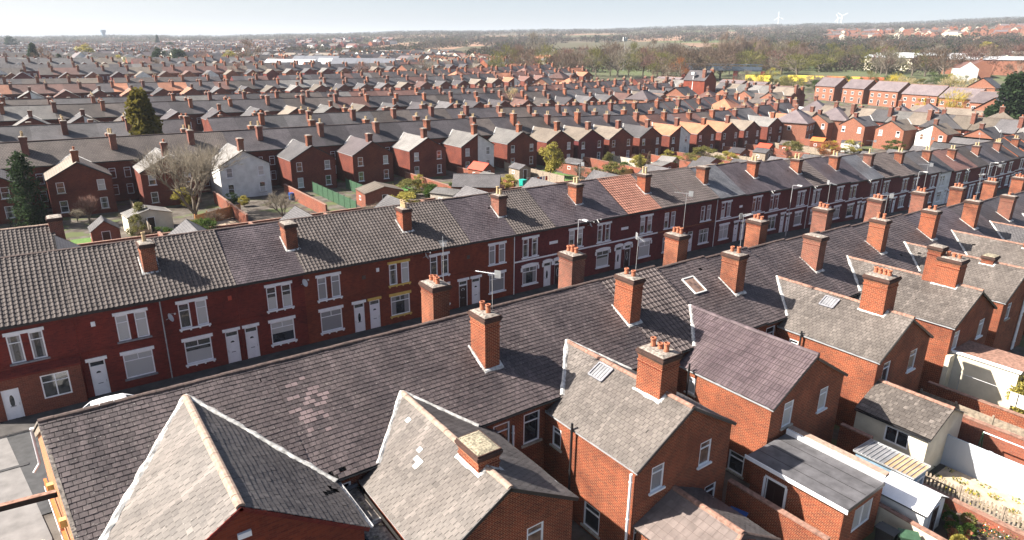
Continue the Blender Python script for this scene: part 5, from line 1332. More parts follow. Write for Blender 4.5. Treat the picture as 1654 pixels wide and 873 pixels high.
for px, top, hp, wp, k, f, nm in [(138,76,24,28,'yellowgreen','leafy','round yellow-green tree on the far left'),(52,75,38,22,'conifer','cone','dark conifer standing left of a bare tree, far left'),(66,82,36,36,'bare_brown','twig','bare brown tree behind the first far roofs on the left'),(32,98,22,34,'blonde','twig','straw-coloured budding tree at the left edge'),
    (93,90,18,10,'conifer','leafy','small dark rounded evergreen on the far left'),(254,82,30,26,'conifer','leafy','left one of two dark round evergreens above the roofs'),(287,84,27,27,'conifer','leafy','right one of two dark round evergreens above the roofs'),
    (400,70,42,46,'bare_brown','twig','tall bare brown tree left of the long white warehouse'),(372,86,24,24,'yellowgreen','leafy','yellow-green tree at the foot of the tall bare brown tree'),(257,60,17,9,'conifer','cone','thin dark conifer near the skyline on the left'),(277,70,11,16,'conifer','leafy','low dark evergreen near the skyline on the left'),
    (250,100,28,24,'bare_brown','twig','bare tree among the chimneys below the evergreens'),(382,106,32,26,'bare_pink','twig','pinkish bare tree among the chimneys left of the warehouses'),(585,104,32,32,'bare_pink','twig','pinkish bare tree in front of the grey warehouse'),(695,97,36,46,'bare_grey','twig','wide bare tree among the roofs left of the orange roofs'),
    (770,100,30,26,'bare_grey','twig','bare tree beside the orange hip roofs'),(590,128,26,20,'bare_pink','twig','small pinkish bare tree among the third row'),(778,131,20,26,'yellowgreen','leafy','flat yellow-green tree top between grey roofs'),(828,147,46,38,'blonde','twig','straw-coloured tree hiding part of the grey roofs, centre'),
    (62,115,20,14,'conifer','leafy','small palm-like dark tree among the roofs on the left'),(130,68,20,22,'bare_pink','twig','reddish bare tree above the round yellow-green one'),(20,62,20,20,'conifer','leafy','dark tree near the skyline at the left edge'),(330,84,22,30,'bare_pink','twig','bare tree between the evergreens and the warehouses'),(190,92,20,26,'yellowgreen','twig','budding tree among the far left roofs'),(222,96,18,22,'yellowgreen','twig','budding tree left of the dark round evergreens'),
    (1075,104,36,52,'bare_brown','twig','broad bare brown tree right of the bungalows'),(1100,98,34,34,'rust','twig','russet tree beside the white lamp mast'),(1208,117,28,36,'bare_grey','twig','bare tree in front of the low shed-like bungalows'),(915,120,18,14,'yellowgreen','leafy','small green tree among the red roofs'),
    (1285,124,26,36,'olive','twig','olive scrub tree left of the modern terraces'),(1330,130,18,34,'green','bush','green scrub below the modern terraces'),(1448,127,38,48,'yellow','twig','pale yellow blossoming tree in front of the modern terraces'),(1478,130,32,44,'blonde','twig','straw-coloured tree right of the pale yellow one'),(1508,137,26,30,'bare_grey','twig','greyish scrub tree right of the straw-coloured one'),
    (1555,148,42,42,'yellow','twig','pale yellow tree behind the right-hand roofs'),(1576,154,36,36,'blonde','twig','straw-coloured tree between the yellow tree and the huge conifer'),(1512,159,22,32,'yellow','bush','vivid yellow bush behind the right-hand roofs'),(1582,146,16,40,'green','bush','dark green hedge-like tree by the car park'),(1250,112,20,28,'yellowgreen','twig','yellow-green tree by the allotments'),(1545,126,32,38,'blonde','twig','tree with yellow haze of buds before the sunlit modern gable'),
    (862,60,44,44,'bare_grey','twig','tall pale tree standing above the suburb, centre'),(838,78,34,44,'bare_pink','twig','reddish bare tree beside the red-roofed houses'),(985,72,40,56,'bare_brown','twig','wide brown tree in front of the bungalows'),(925,85,30,26,'olive','leafy','olive tree between the red hip roofs'),(1420,62,30,40,'bare_brown','twig','large brown tree above the modern terraces'),(1590,72,26,30,'yellowgreen','leafy','round golden-green tree near the right edge')]:
    tree_px(px, base_dist(px, top+hp), hp, wp, k, f, nm, var=int(px) % 2)
rr = R.getstate(); gd = sorted((R.uniform(-2, 150), R.uniform(60, 95)) for _ in range(70))
for i, (x, y) in enumerate(gd):
    k = R.choice(['olive','green','bare_brown','bare_grey','yellowgreen','yellowgreen','bare_pink']); f = 'small' if k.startswith('bare') else R.choice(['bush','leafy'])
    tree(x, y, R.uniform(1.4,2.9), R.uniform(1.6,3.6), k, f, '%s garden shrub, %s from left in the back gardens' % ({'olive':'olive','green':'green','bare_brown':'leafless brown','bare_grey':'leafless grey','yellowgreen':'yellow-green','bare_pink':'leafless reddish'}[k], ordn(i+1)), cat='shrub', name='garden_shrub', group='shrubs in the back gardens', var=i % 2)
# the long tree belt and poplars behind the suburb
belt = []
for _ in range(78):
    px = R.choice([R.uniform(930,1330), R.uniform(1240,1660), R.uniform(1050,1330)]); belt.append((px, R.uniform(395,540)))
for px in range(800, 1180, 20): belt.append((px+R.uniform(-8,8), R.uniform(372,400)))
belt.sort()
for i, (px, D) in enumerate(belt):
    k = R.choice(['bare_brown','bare_brown','bare_grey','bare_pink','olive','bare_brown','olive','bare_brown'])
    tree_px(px, D, R.uniform(27,44)*(430/D), R.uniform(34,62)*(430/D), k, 'twig', '%s tree, %s from left in the belt of trees behind the suburb' % ({'bare_brown':'bare brown','bare_grey':'bare grey','bare_pink':'bare reddish','olive':'olive budding','yellowgreen':'yellow-green budding'}[k], ordn(i+1)), group='trees of the belt behind the suburb', var=i % 3)
for i in range(11): tree_px(1163+i*6.6, 470+R.uniform(-8,8), R.uniform(42,54), 9, 'poplar', 'poplar', 'tall slender bare poplar, %s from left in the poplar row' % ordn(i+1), group='poplars in a row', var=i % 2)
hz = []
for px in list(range(1230, 1600, 13)): hz.append((px+R.uniform(-5,5), R.uniform(322,350)))
for i, (px, D) in enumerate(hz):
    k = R.choice(['olive','yellowgreen','green','olive','bare_grey','blonde']); tree_px(px, D, R.uniform(14,26), R.uniform(20,34), k, R.choice(['twig','bush','twig']), '%s scrub tree, %s from left in the scrub along the railway' % ({'olive':'olive','yellowgreen':'yellow-green','green':'green','bare_grey':'bare grey','blonde':'straw-coloured'}[k], ordn(i+1)), group='scrub along the railway', var=i % 2)

# ---------------------------------------------------------------- woodland to the horizon: one uncountable mass
def woods():
    mb = MB(); ks = ['wood_brown','wood_brown','wood_grey','wood_olive','wood_pink','wood_olive','wood_brown','wood_dark']
    def clump(x, y, h, w, mat, n, big=1.):
        z = terrain(x, y)-.15*h
        for _ in range(n):
            a = R.uniform(0, 2*pi); u = R.uniform(-.9,1); rr = w*.5*sqrt(1-u*u)*R.uniform(.4,1); p = V3((x+cos(a)*rr, y+sin(a)*rr, z+h*(.5+.42*u)))
            s_ = h*R.uniform(.10,.2)*big; d = V3((R.uniform(-.6,.6),R.uniform(-.6,.6),1)).normalized(); e = d.cross(V3((R.uniform(-1,1),R.uniform(-1,1),R.uniform(-1,1)))).normalized()
            mb.face([p-e*s_*.5-d*s_*.4, p+e*s_*.5-d*s_*.3, p+e*s_*.15+d*s_*.6], mat, R.random()*.6)
    n = 0
    while n < 11000:
        px = R.uniform(-150, 1850); D = 430*math.exp(R.random()**.8*math.log(4300/430))
        m = sin(px*.011+D*.004)+sin(px*.031-D*.009+2)+sin(px*.0047+1.3)
        if D < 1500 and px < 420 and R.random() < .62: continue
        if 700 < D < 1150 and 885 < px < 1200: continue
        if 1150 < D < 1650 and px > 1330 and R.random() < .85: continue
        if m < -1.5 and D < 2000: continue
        if D < 560 and px < 700: continue
        x, y = at(px, D); k = R.choice(ks) if D < 2500 else R.choice(['wood_brown','wood_olive','wood_grey','wood_dark','wood_olive'])
        g = 1 if D < 1500 else 1.0+.0008*(D-1500)
        for _ in range(2 if D < 1400 else 3): clump(x+R.uniform(-9,9)*g, y+R.uniform(-9,9)*g, R.uniform(6,10)*(.8+.2*g), R.uniform(8,15)*g, M['leaf_'+k], 34 if D < 900 else (20 if D < 1500 else 11), 1 if D < 900 else 1.4)
        n += 1
    tag(mb.obj('woodland'), 'mass of distant woods reaching the horizon', 'woodland', kind='stuff')
woods()
# ================================================================ gardens
def gwall(a, b, h, th, mat, label, name='garden_wall', cat='wall', cope='ridge', group=None):
    """wall following the ground from a to b"""
    L_ = hypot(b[0]-a[0], b[1]-a[1]); n = max(1, int(L_/4)); ux, uy = (b[0]-a[0])/L_, (b[1]-a[1])/L_; nx, ny = -uy*th/2, ux*th/2
    g = MB(); c = MB()
    for i in range(n):
        P = []
        for t in (i/n, (i+1)/n):
            x, y = a[0]+ux*L_*t, a[1]+uy*L_*t; P.append((x, y, terrain(x, y)))
        z = max(P[0][2], P[1][2])+h
        (x0,y0,z0),(x1,y1,z1) = P; lo = min(z0,z1)-.3
        q = [(x0-nx,y0-ny),(x1-nx,y1-ny),(x1+nx,y1+ny),(x0+nx,y0+ny)]
        for k in range(4): j = (k+1)%4; g.face([(*q[k],lo),(*q[j],lo),(*q[j],z),(*q[k],z)], M[mat], .5)
        if cope: c.bar((x0,y0,z+.03),(x1,y1,z+.03),th+.06,.06,M[cope])
        else: g.face([(*p,z) for p in q], M[mat], .5)
    root = tag(empty(name, (a[0], a[1], 0)), label, cat, group)
    for m_, nm in ((g, 'wall_face'), (c, 'coping')):
        if m_.f: m_.v = [(v[0]-a[0], v[1]-a[1], v[2]) for v in m_.v]; m_.obj(nm, root)
    return root
def fence(a, b, h, mat, label, kind='board', group=None, z=None):
    L_ = hypot(b[0]-a[0], b[1]-a[1]); ux, uy = (b[0]-a[0])/L_, (b[1]-a[1])/L_; z = terrain((a[0]+b[0])/2, (a[1]+b[1])/2) if z is None else z
    root = tag(empty('garden_fence', (a[0], a[1], z), atan2(uy, ux)), label, 'fence', group)
    n = max(1, round(L_/1.9))
    for i in range(n+1): g = MB(); g.box((-.05,-.05,-.2),(.05,.05,h+.05),M['stone' if kind == 'panel' else mat]); g.obj('post', root, (L_*i/n, 0, 0))
    for i in range(n):
        g = MB(); u0, u1 = L_*i/n+.05, L_*(i+1)/n-.05
        if kind == 'picket':
            k = int((u1-u0)/.16)
            for j in range(k): u = u0+(u1-u0)*(j+.5)/k; t = R.uniform(-.03,.03); g.box((u-.045,-.03,.05),(u+.045,-.01,h-.08+t),M[mat]); g.face([(u-.045,-.02,h-.08+t),(u+.045,-.02,h-.08+t),(u,-.02,h+t)],M[mat])
            for zz in (.25, h*.7): g.bar((u0,.0,zz),(u1,.0,zz),.03,.07,M[mat])
        elif kind == 'sheet':
            k = int((u1-u0)/.16)
            for j in range(k): u = u0+(u1-u0)*j/k; g.box((u,-.02 if j%2 else -.03,.1),(u+(u1-u0)/k,.02,h),M[mat],.5)
            g.bar((u0,0,h),(u1,0,h),.08,.05,M[mat])
        else:
            k = int((h-.1)/.13)
            for j in range(k): g.box((u0,-.012-.008*(j%2),.05+j*.13),(u1,.012,.05+(j+1)*.13),M[mat])
        g.obj('panel', root)
    return root
def garden_shed(x, y, rz, w, l, h, hr, wm, rm, label, z=None, group=None, door_=True, win=True, name='garden_shed', half=False):
    root = tag(empty(name, (x, y, terrain(x, y) if z is None else z), rz), label, 'shed', group); a, b = w/2, l/2
    g = MB(); m = M[wm] if wm in M else RF[wm]
    for p, q in (((-a,-b),(a,-b)),((a,-b),(a,b)),((a,b),(-a,b)),((-a,b),(-a,-b))): g.face([(*p,-.4),(*q,-.4),(*q,h),(*p,h)],m,.5)
    for s_ in (-1,1): g.face([(-a,s_*b,h),(a,s_*b,h),(0,s_*b,hr)] if not half else [(-a,s_*b,h),(a,s_*b,h),(a,s_*b,hr),(-a,s_*b,h)][:3],m,.5)
    g.obj('wall', root); g = MB(); r_ = M.get(rm) or RF[rm]; o = .12
    if half:
        g.face([(-a-o,-b-o,h-.02),(-a-o,b+o,h-.02),(a+o,b+o,hr),(a+o,-b-o,hr)],r_,.5); g.face([(-a-o,-b-o,h-.09),(-a-o,b+o,h-.09),(a+o,b+o,hr-.07),(a+o,-b-o,hr-.07)],M['soot'],.5); g.bar((-a-o,-b-o,h-.05),(a+o,-b-o,hr-.03),.04,.1,M['wood'])
        g.box((a-.04,-b,h-.3),(a,b,hr-.05),m)
    else:
        for s_ in (-1,1): g.face([(s_*(a+o),-b-o,h-.05),(s_*(a+o),b+o,h-.05),(0,b+o,hr+.03),(0,-b-o,hr+.03)],r_,.5); g.face([(s_*(a+o),-b-o,h-.11),(s_*(a+o),b+o,h-.11),(0,b+o,hr-.03),(0,-b-o,hr-.03)],M['soot'],.5)
        g.bar((0,-b-o,hr+.03),(0,b+o,hr+.03),.14,.05,r_)
    g.obj('roof', root)
    if door_: put('door', door_mesh(.8, 1.8 if h > 1.85 else 1.6, True, None), root, (0, -b-.02, 0))
    if win: window(root, (-a-.01, .2, .9), .7, .6, 'plain', -pi/2, 'glass')
    return root
# between the street row and the row beyond: plots with walls, fences, sheds
walls = []
for i, x in enumerate(BX[1:29]):
    h = R.choice((1.5,1.7,1.9)); y1 = 75+R.uniform(-1,1)
    if i % 4 == 3: fence((x, 58.5), (x, y1), 1.7, R.choice(['wood','wood','wood_or']), 'timber garden fence, %s from left behind the street row' % ordn(i//4+1), group='timber fences behind the street row')
    else: walls.append(x); gwall((x, 57.6), (x, y1), h, .22, 'brick_wall', 'brick yard wall, %s from left behind the street row' % ordn(len(walls)), group='brick yard walls behind the street row')
gwall((-8, 76.2), (60, 76.2), 1.35, .22, 'brick_wall', 'long brick wall along the back alley, left half'); gwall((60.4, 76.2), (150, 76.2), 1.35, .22, 'brick_wall', 'long brick wall along the back alley, right half')
k = 0
for i in range(1, len(CC)-2):
    x = CC[i]+4.9
    k += 1
    if i in (4,): fence((CC[i]-1.0, 79), (CC[i]-1.0, 95), 1.7, 'green', 'green slatted fence along the left side of the bright turf', z=terrain(45,88)); fence((CC[i]+4.2, 79), (CC[i]+4.2, 95), 1.7, 'green', 'green slatted fence along the right side of the bright turf', z=terrain(48,88))
    elif i % 3 == 1: fence((x, 79), (x, 95.5), 1.7, R.choice(['wood','stone','wood']), 'grey garden fence, %s plot boundary from left before the brick wings' % ordn(k), kind='board', group='fences before the brick wings')
    else: gwall((x, 79), (x, 95.5), 1.6, .22, 'brick_wall', 'brick garden wall, %s plot boundary from left before the brick wings' % ordn(k), group='garden walls before the brick wings')
fence((82, 82), (90.5, 82), 1.5, 'wood_yel', 'bright yellow timber fence among the gardens'); fence((14, 82.5), (20, 86), 1.6, 'wood_or', 'orange timber fence beside the sandy yard'); fence((132, 80), (138,80), 1.3, 'wood_yel', 'yellow timber fence below the orange-roofed wings')
def patch(x0, y0, x1, y1, mat, nm, label):
    g = MB(); n = 4
    for i in range(n):
        xa, xb = x0+(x1-x0)*i/n, x0+(x1-x0)*(i+1)/n
        g.face([(xa,y0,terrain(xa,y0)+.09),(xb,y0,terrain(xb,y0)+.09),(xb,y1,terrain(xb,y1)+.09),(xa,y1,terrain(xa,y1)+.09)],M[mat],.5)
    tag(g.obj(nm), label, None, None, 'structure')
patch(42.4, 86, 46.5, 93, 'turf', 'lawn', 'bright green artificial turf'); patch(12, 77.5, 18.5, 84, 'sand', 'patio', 'sandy paved yard'); patch(-1, 80, 6, 84, 'lawn', 'lawn', 'small lawn in the left garden'); patch(68, 79, 76, 93, 'lawn', 'lawn', 'rough lawn under the yellow-green tree'); patch(98,78,104,92,'sand','patio','sunlit paving')
shed_list = [(4.6,80,0,2.6,2.6,1.9,2.9,'brick_wall','grey','small brick outhouse with steep slate roof in the left yard'),(9.3,84.5,.1,4.6,3.0,2.1,2.7,'cream','light','timber veranda shelter against the leftmost brick wings'),
 (37.5,82,-.1,5.5,4,2.2,2.9,'brick_wall','beige','timber-roofed low outhouse behind the mossy thicket'),(50.5,77.5,.9,4.2,6.5,2.3,3.7,'brick_rear','grey','slate-roofed brick garage with a white door among the gardens'),(44.8,76,.5,3.4,3.6,2.1,2.5,'stone','light','pale flat-topped garden store left of the brick garage'),
 (59.5,90,.2,2.8,3.4,2.0,3.0,'brick_rear','red','red gabled outhouse in front of the third brick wing from the left'),(57.,84,.1,2.4,2.6,2.0,2.4,'white','light','small white shed beside the red gabled outhouse'),(66,88,0,2.4,3.0,1.9,2.5,'wood','grey','grey timber shed below the white half wing'),
 (78.5,88,.1,2.8,3.6,2.,2.7,'brick_wall','grey','slate-roofed outhouse right of the yellow-green tree'),(93,80,.1,5.0,2.6,2.2,2.6,'brick_rear','light','long white-roofed outhouse beside the cypresses'),(99,84,.2,3.,3.,2.,2.7,'wood','light','pale shed in front of the grey slate wing'),
 (106,80,.1,4.,3.,2.1,2.8,'brick_wall','grey','low slate outhouse left of the wide olive shrubbery'),(124,86,.1,4,3,2.2,3.,'brick_rear','dark','dark roofed outhouse below the first orange-roofed wing'),(130,84,.1,3.4,3,2.1,2.8,'wood','grey','grey shed below the orange-roofed wings'),
 (137,88,.1,2.6,3,2.1,2.9,'brick_rear','red','red-roofed outhouse, leftmost before the pale-roofed wings'),(146,88,.1,2.6,3,2.1,2.9,'brick_rear','brown','brown-roofed outhouse in the right-hand gardens'),(156,86,.2,3.,3,2.1,2.9,'brick_rear','orange','orange-roofed outhouse near the cross street'),(160,80,.4,5,4,2.2,2.4,'whitewall','dark','black flat-roofed store with white walls near the cross street')]
for s_ in shed_list: garden_shed(*s_, group='sheds and outhouses in the gardens')
for j, (x, y) in enumerate([(61,81),(60.2,82),(85,84),(34,90),(28.8,92),(52,90),(70,92),(97,88),(109,90),(121,82)]):
    pass
def wheelie(x, y, mat, label, z=None, rz=0., s=1.):
    if ('bin', mat) not in CACHE:
        g = MB(); m = M[mat]; A = [(-.24,-.28,.06),(.24,-.28,.06),(.24,.28,.06),(-.24,.28,.06)]; B_ = [(-.29,-.36,1.0),(.29,-.36,1.0),(.29,.36,1.0),(-.29,.36,1.0)]
        for i in range(4): j = (i+1)%4; g.face([A[i],A[j],B_[j],B_[i]],m,.5)
        g.face(A[::-1],m,.5); l = MB(); l.box((-.31,-.39,1.0),(.31,.38,1.06),m); l.bar((-.25,.42,1.0),(.25,.42,1.0),.05,.05,m); w = MB()
        for sx in (-1,1): w.tube((sx*.24,.26,.1),(sx*.30,.26,.1),.1,.1,10,M['tyre'])
        CACHE[('bin', mat)] = (g.mesh('body'), l.mesh('lid'), w.mesh('wheel'))
    o = tag(empty('wheelie_bin', (x, y, terrain(x, y) if z is None else z), rz), label, 'bin', 'wheelie bins'); o.scale = (s,s,s)
    for nm, me in zip(('body','lid','wheel'), CACHE[('bin', mat)]): put(nm, me, o)
wheelie(61, 80.5, 'teal', 'bright green bin standing among the centre gardens', s=1.4); wheelie(28.3, 91.5, 'blue', 'blue bin behind the white rendered house'); wheelie(97, 90, 'teal', 'green bin by the beige wings'); wheelie(57.8, 92, 'black', 'black bin beside the red gabled outhouse')
# flowering odds and ends: orange and red washing / toys
g = MB()
for i in range(7): x = 62+i*.55; g.face([(x,80.2,.9),(x+.42,80.2,.9),(x+.42,80.22,1.6),(x,80.22,1.6)],M[['red','orange','white','orange','blue','white','red'][i]])
wl_ = g.obj('hung_clothes'); tag(wl_, 'red, orange and white clothes hung out in the centre gardens', 'washing')
g = MB(); g.tube((61.6,80.2,0),(61.6,80.2,1.75),.03,.03,5,M['metal']); g.tube((66.2,80.2,0),(66.2,80.2,1.75),.03,.03,5,M['metal']); g.tube((61.6,80.2,1.65),(66.2,80.2,1.62),.008,.008,4,M['white']); tag(g.obj('clothes_line'), 'clothes line strung between two metal posts in the centre gardens', 'clothes line')

# ---------------------------------------------------------------- yards behind the foreground row (bottom right)
def house_like(s_): return [o for o in COL.objects if o.get('label','').startswith(s_)][0]
def local_part(mb, name, root, parent=None):
    L_ = root.location; mb.v = [(v[0]-L_.x, v[1]-L_.y, v[2]-L_.z) for v in mb.v]; mb.uv = mb.uv
    return mb.obj(name, parent or root)
h3 = house_like('foreground slate house with a small roof hatch'); h4 = house_like('foreground slate house right of the three-pot')
g = MB(); g.box((17.1,10.9,-.5),(20.8,14.5,1.92),M['brick_rear']); g.face([(17.1,10.9,1.92),(20.8,10.9,1.92),(19.2,10.9,2.72)],M['brick_rear']); local_part(g, 'kitchen_extension', h3)
g = MB()
P1 = Plane((16.85, 0, 1.95), (0,1,0), (2.35, 0, .9)); S1 = hypot(2.35,.9); tiles(g, P1, [(10.6,0),(14.5,0),(14.5,S1),(11.2,S1)], M['tile_new'], 'slab')
P2 = Plane((21.1, 0, 1.95), (0,1,0), (-1.9, 0, .9)); S2 = hypot(1.9,.9); slates(g, P2, [(10.6,0),(14.5,0),(14.5,S2),(11.2,S2)], M['slate_d'])
ridge_line(g, (19.2,11.1,2.86), (19.2,14.5,2.86), M['ridge'], .15, .5); ridge_line(g, (16.9,10.6,2.0),(19.2,11.15,2.86), M['ridge'], .1); ridge_line(g, (21.05,10.6,2.0),(19.2,11.15,2.86), M['ridge_dark'], .1)
g.face([(16.85,10.6,1.97),(21.1,10.6,1.97),(19.2,11.2,2.84)],M['tile_new'],.5); local_part(g, 'extension_roof', h3)
h5 = house_like('foreground house with new plum'); 
g = MB(); z0 = -.5
wall(g, (24.05, 13.95), (0,-1), 4.25, z0, 2.62, [(.75,1.7,.05,2.1)], M['brick_rear'], .12); wall(g, (24.05, 9.7), (1,0), 3.3, z0, 2.62, [(1.0,2.6,.9,2.1)], M['brick_rear'], .1); wall(g, (27.35, 9.7), (0,1), 4.6, z0, 2.95, [], M['brick_rear'], .1)
g.box((27.1,9.6,2.9),(27.45,14.2,3.05),M['ridge_cream']); g.box((26.98,9.6,2.74),(27.1,14.2,3.0),M['white']); local_part(g, 'kitchen_extension', h5)
g = MB(); g.box((23.9,9.55,2.62),(27.0,14.2,2.74),M['felt']); g.box((23.86,9.5,2.56),(23.9,14.3,2.745),M['white']); g.box((23.9,9.52,2.6),(27.0,9.55,2.745),M['black'])
for t in (.8,1.6,2.4): g.bar((23.9+t,9.6,2.742),(23.9+t,14.2,2.742),.025,.008,M['soot'])
local_part(g, 'extension_roof', h5)
d_ = put('door', door_mesh(.95, 2.05, True, None), h5, (24.12-h5.location.x, 12.73-h5.location.y, .05-h5.location.z), -pi/2); 
window(h5, (25.85-h5.location.x, 9.76-h5.location.y, .9-h5.location.z), 1.6, 1.2, 'two', 0, 'blind')
g = MB(); g.box((23.99,12.2,2.1),(24.04,13.25,2.2),M['white']); g.box((23.99,12.15,.05),(24.04,12.25,2.1),M['white']); g.box((23.99,13.2,.05),(24.04,13.3,2.1),M['white']); local_part(g, 'door_frame', h5)
h7 = house_like('foreground slate house with glazed hatch')
g = MB(); b0 = -.6; z2 = terrain(35,12)
wall(g, (33.5,13.95), (0,-1), 3.6, b0, 2.15, [(1.55,2.75,.95,1.85)], M['cream'], .12); wall(g, (33.5,10.35), (1,0), 4.1, b0, 2.15, [], M['cream'], .1, peak=[(4.1,2.2),(2.05,3.1),(0,2.2)]); wall(g, (37.6,10.35), (0,1), 3.6, b0, 2.15, [], M['brick_rear'], .1); local_part(g, 'kitchen_extension', h7)
window(h7, (33.56-h7.location.x, 11.8-h7.location.y, .95-h7.location.z), 1.2, .9, 'two', -pi/2, 'glass')
g = MB(); Pa = Plane((33.35,0,2.15),(0,1,0),(2.2,0,1.0)); Sa = hypot(2.2,1.); slates(g, Pa, [(10.2,0),(14.0,0),(14.0,Sa),(10.2,Sa)], M['slate_w'], tone=-.35, w=.3, e=.24); Pb = Plane((37.75,0,2.15),(0,1,0),(-2.2,0,1.0)); slates(g, Pb, [(10.2,0),(14.0,0),(14.0,Sa),(10.2,Sa)], M['slate_d'])
ridge_line(g, (35.55,10.2,3.17),(35.55,14.0,3.17),M['ridge'],.13); g.bar((33.33,10.2,2.06),(33.33,14,2.06),.1,.08,M['black']); local_part(g, 'extension_roof', h7)
h9 = house_like('foreground slate house with a tall stepped')
g = MB(); wall(g, (44.75,13.75), (0,-1), 3.6, -.9, 2.45, [], M['cream'], .1); wall(g, (44.75,10.15), (1,0), 2.6, -.9, 2.45, [(.8,1.7,.7,1.8)], M['cream'], .1); wall(g, (47.35,10.15),(0,1),3.6,-.9,2.45,[],M['brick_rear'],.1); g.box((44.66,10.05,2.45),(44.9,13.8,2.56),M['white']); g.box((44.9,10.05,2.44),(47.45,13.8,2.54),M['ridge'])
g.box((43.95,13.52,-.5),(44.74,13.78,2.4),M['cream']); local_part(g, 'kitchen_extension', h9)
bo = tag(empty('rear_workshop', (-4.5, 60, 0)), 'pantile-roofed brick workshop behind the left end of the street row', 'workshop')
g = MB(); g.box((-8,-3.2,-.5),(4.6,3.2,5.2),M['brick_front']); g.obj('wall', bo); g = MB()
for sy in (-1,1): tiles(g, Plane((-8.2,sy*3.4,5.1),(1,0,0),(0,-sy*3.4,2.05)), [(0,0),(12.9,0),(12.9,hypot(3.4,2.05)),(0,hypot(3.4,2.05))], M['pan_brown'], 'roll')
ridge_line(g, (-8.2,0,7.17),(4.7,0,7.17),M['ridge_cream'],.14); g.obj('roof', bo); chimney(bo, 4.95, -.2, 0, 8.1, .9, 1.2, (0,'pot_red'))
# free-standing things in those yards
zb = terrain(30, 9)
sh = garden_shed(29.3, 9.15, 0, 2.0, 1.9, 1.65, 2.15, 'whitewall', 'white', 'small white pointed-roof garden shed on the paved yard', z=zb-.05, win=False)
root = tag(empty('lean_to_greenhouse', (30.65, 10.8, zb)), 'blue-grey lean-to with ribbed grey and tan plastic roof', 'greenhouse')
g = MB(); g.box((-.75,-1.3,-.3),(.75,1.3,1.85),M['bluegrey']); g.obj('wall', root)
g = MB(); g.face([(-.85,.0,2.0),(.85,.0,1.95),(.85,1.4,1.95),(-.85,1.4,2.0)],M['poly']); g.face([(-.85,-1.4,2.0),(.85,-1.4,1.95),(.85,-.002,1.95),(-.85,-.002,2.0)],M['polytan'])
for i in range(15): y = -1.4+i*.2; g.bar((-.85,y,2.02),(.85,y,1.97),.03,.03,M['metal'])
for s_ in (-.85,.85): g.bar((s_,-1.4,2.0),(s_,1.4,1.98),.05,.07,M['metal'])
g.obj('roof', root); window(root, (0,-1.31,.8), 1.1, .8, 'two', 0, 'glass')
fence((36.0,10.3),(36.0,8.45),1.85,'shedwhite','left panel of white corrugated metal fence beside the cream outhouse',kind='sheet',z=zb-.3); fence((36.0,8.35),(36.0,5.6),1.85,'shedwhite','right panel of white corrugated metal fence at the right edge',kind='sheet',z=zb-.3)
fence((32.9,10.2),(32.7,4.8),1.0,'wood','low weathered picket fence along the planted yard',kind='picket',z=zb-.1)
gwall((32.3,10.4),(32.2,5),.45,.22,'brick_wall','low brick kerb wall below the picket fence')
gwall((38.9,13.6),(38.9,5.5),1.75,.22,'brick_wall','brick garden wall behind the white metal fence'); fence((40.2,13.4),(40.2,6.0),1.8,'wood','grey slatted fence behind the brick garden wall',z=terrain(40,9))
gwall((27.9,10.0),(27.6,5.2),1.1,.2,'cream','low cream wall left of the white garden shed'); gwall((22.9,14.3),(22.9,9.6),1.75,.22,'brick_rear','dark brick yard wall between the kitchen extension and the flat-roofed one')
gwall((31.9,13.9),(31.9,12.3),1.9,.22,'brick_rear','short mossy brick wall behind the blue-grey lean-to'); gwall((41.9,13.7),(41.9,7),1.7,.22,'brick_rear','dark brick yard wall left of the cream extension')
for x0, y0, x1, y1, m_, nm, lb in ((28.2,4,32.1,8.0,'soil','flower_bed','dark soil bed with flowers'),(33.1,4,35.8,10,'sand','patio','tan gravel yard behind the picket fence'),(36.3,4,38.7,11,'sand','patio','tan yard beside the brick garden wall'),(21.2,9,24,14.5,'pave','patio','shaded concrete yard between the wings')):
    patch(x0, y0, x1, y1, m_, nm, lb)
def flower_pot(x, y, r, h, leafk, label, s=.10, n=260, hh=.35):
    root = tag(empty('potted_plant', (x, y, terrain(x, y)+.09)), label, 'potted plant', 'potted plants on the paved yard')
    g = MB(); g.lathe([(r*.7,0),(r*.8,h*.5),(r,h),(r*1.08,h),(r*1.08,h*.88),(r*.9,h*.85)],(0,0,0),12,M['pot_red']); g.obj('pot', root); g = MB()
    for _ in range(n):
        d = V3((R.gauss(0,1),R.gauss(0,1),abs(R.gauss(0,1)))).normalized(); p = V3((0,0,h))+V3((d.x*r*1.3,d.y*r*1.3,d.z*hh)); e = d.cross(V3((R.random(),R.random(),-R.random()))).normalized()*s*.4
        g.face([p-e,p+e,p+d*s],M['leaf_'+leafk])
    g.obj('foliage', root)
for j, (x, y, r, k_, nm) in enumerate([(29.9,7.5,.24,'green','green potted shrub nearest the white shed'),(30.6,7.9,.2,'green','potted plant between the shed and the fence'),(31.2,7.4,.2,'olive','olive potted plant near the picket fence'),(30.4,7.1,.18,'green','low potted plant in the yard centre'),(29.2,7.0,.22,'yellowgreen','yellow-green potted plant left of the flower bed'),(31.0,8.4,.2,'olive','potted plant beside the blue-grey lean-to')]): flower_pot(x, y, r, .3, k_, nm)
g = MB()
for _ in range(2600):
    x, y = R.uniform(28.6,32), R.uniform(4.6,7.0)
    if sin(x*3+y*2) < -.3: continue
    z = terrain(x,y)+.08+R.uniform(0,.28); a = R.uniform(0,6.28); s_ = R.uniform(.03,.08); g.face([(x,y,z),(x+s_*cos(a),y+s_*sin(a),z+.02),(x+s_*cos(a+1.2),y+s_*sin(a+1.2),z+.05)],M['leaf_green' if R.random() < .6 else R.choice(['red','orange','leaf_yellow','white'])])
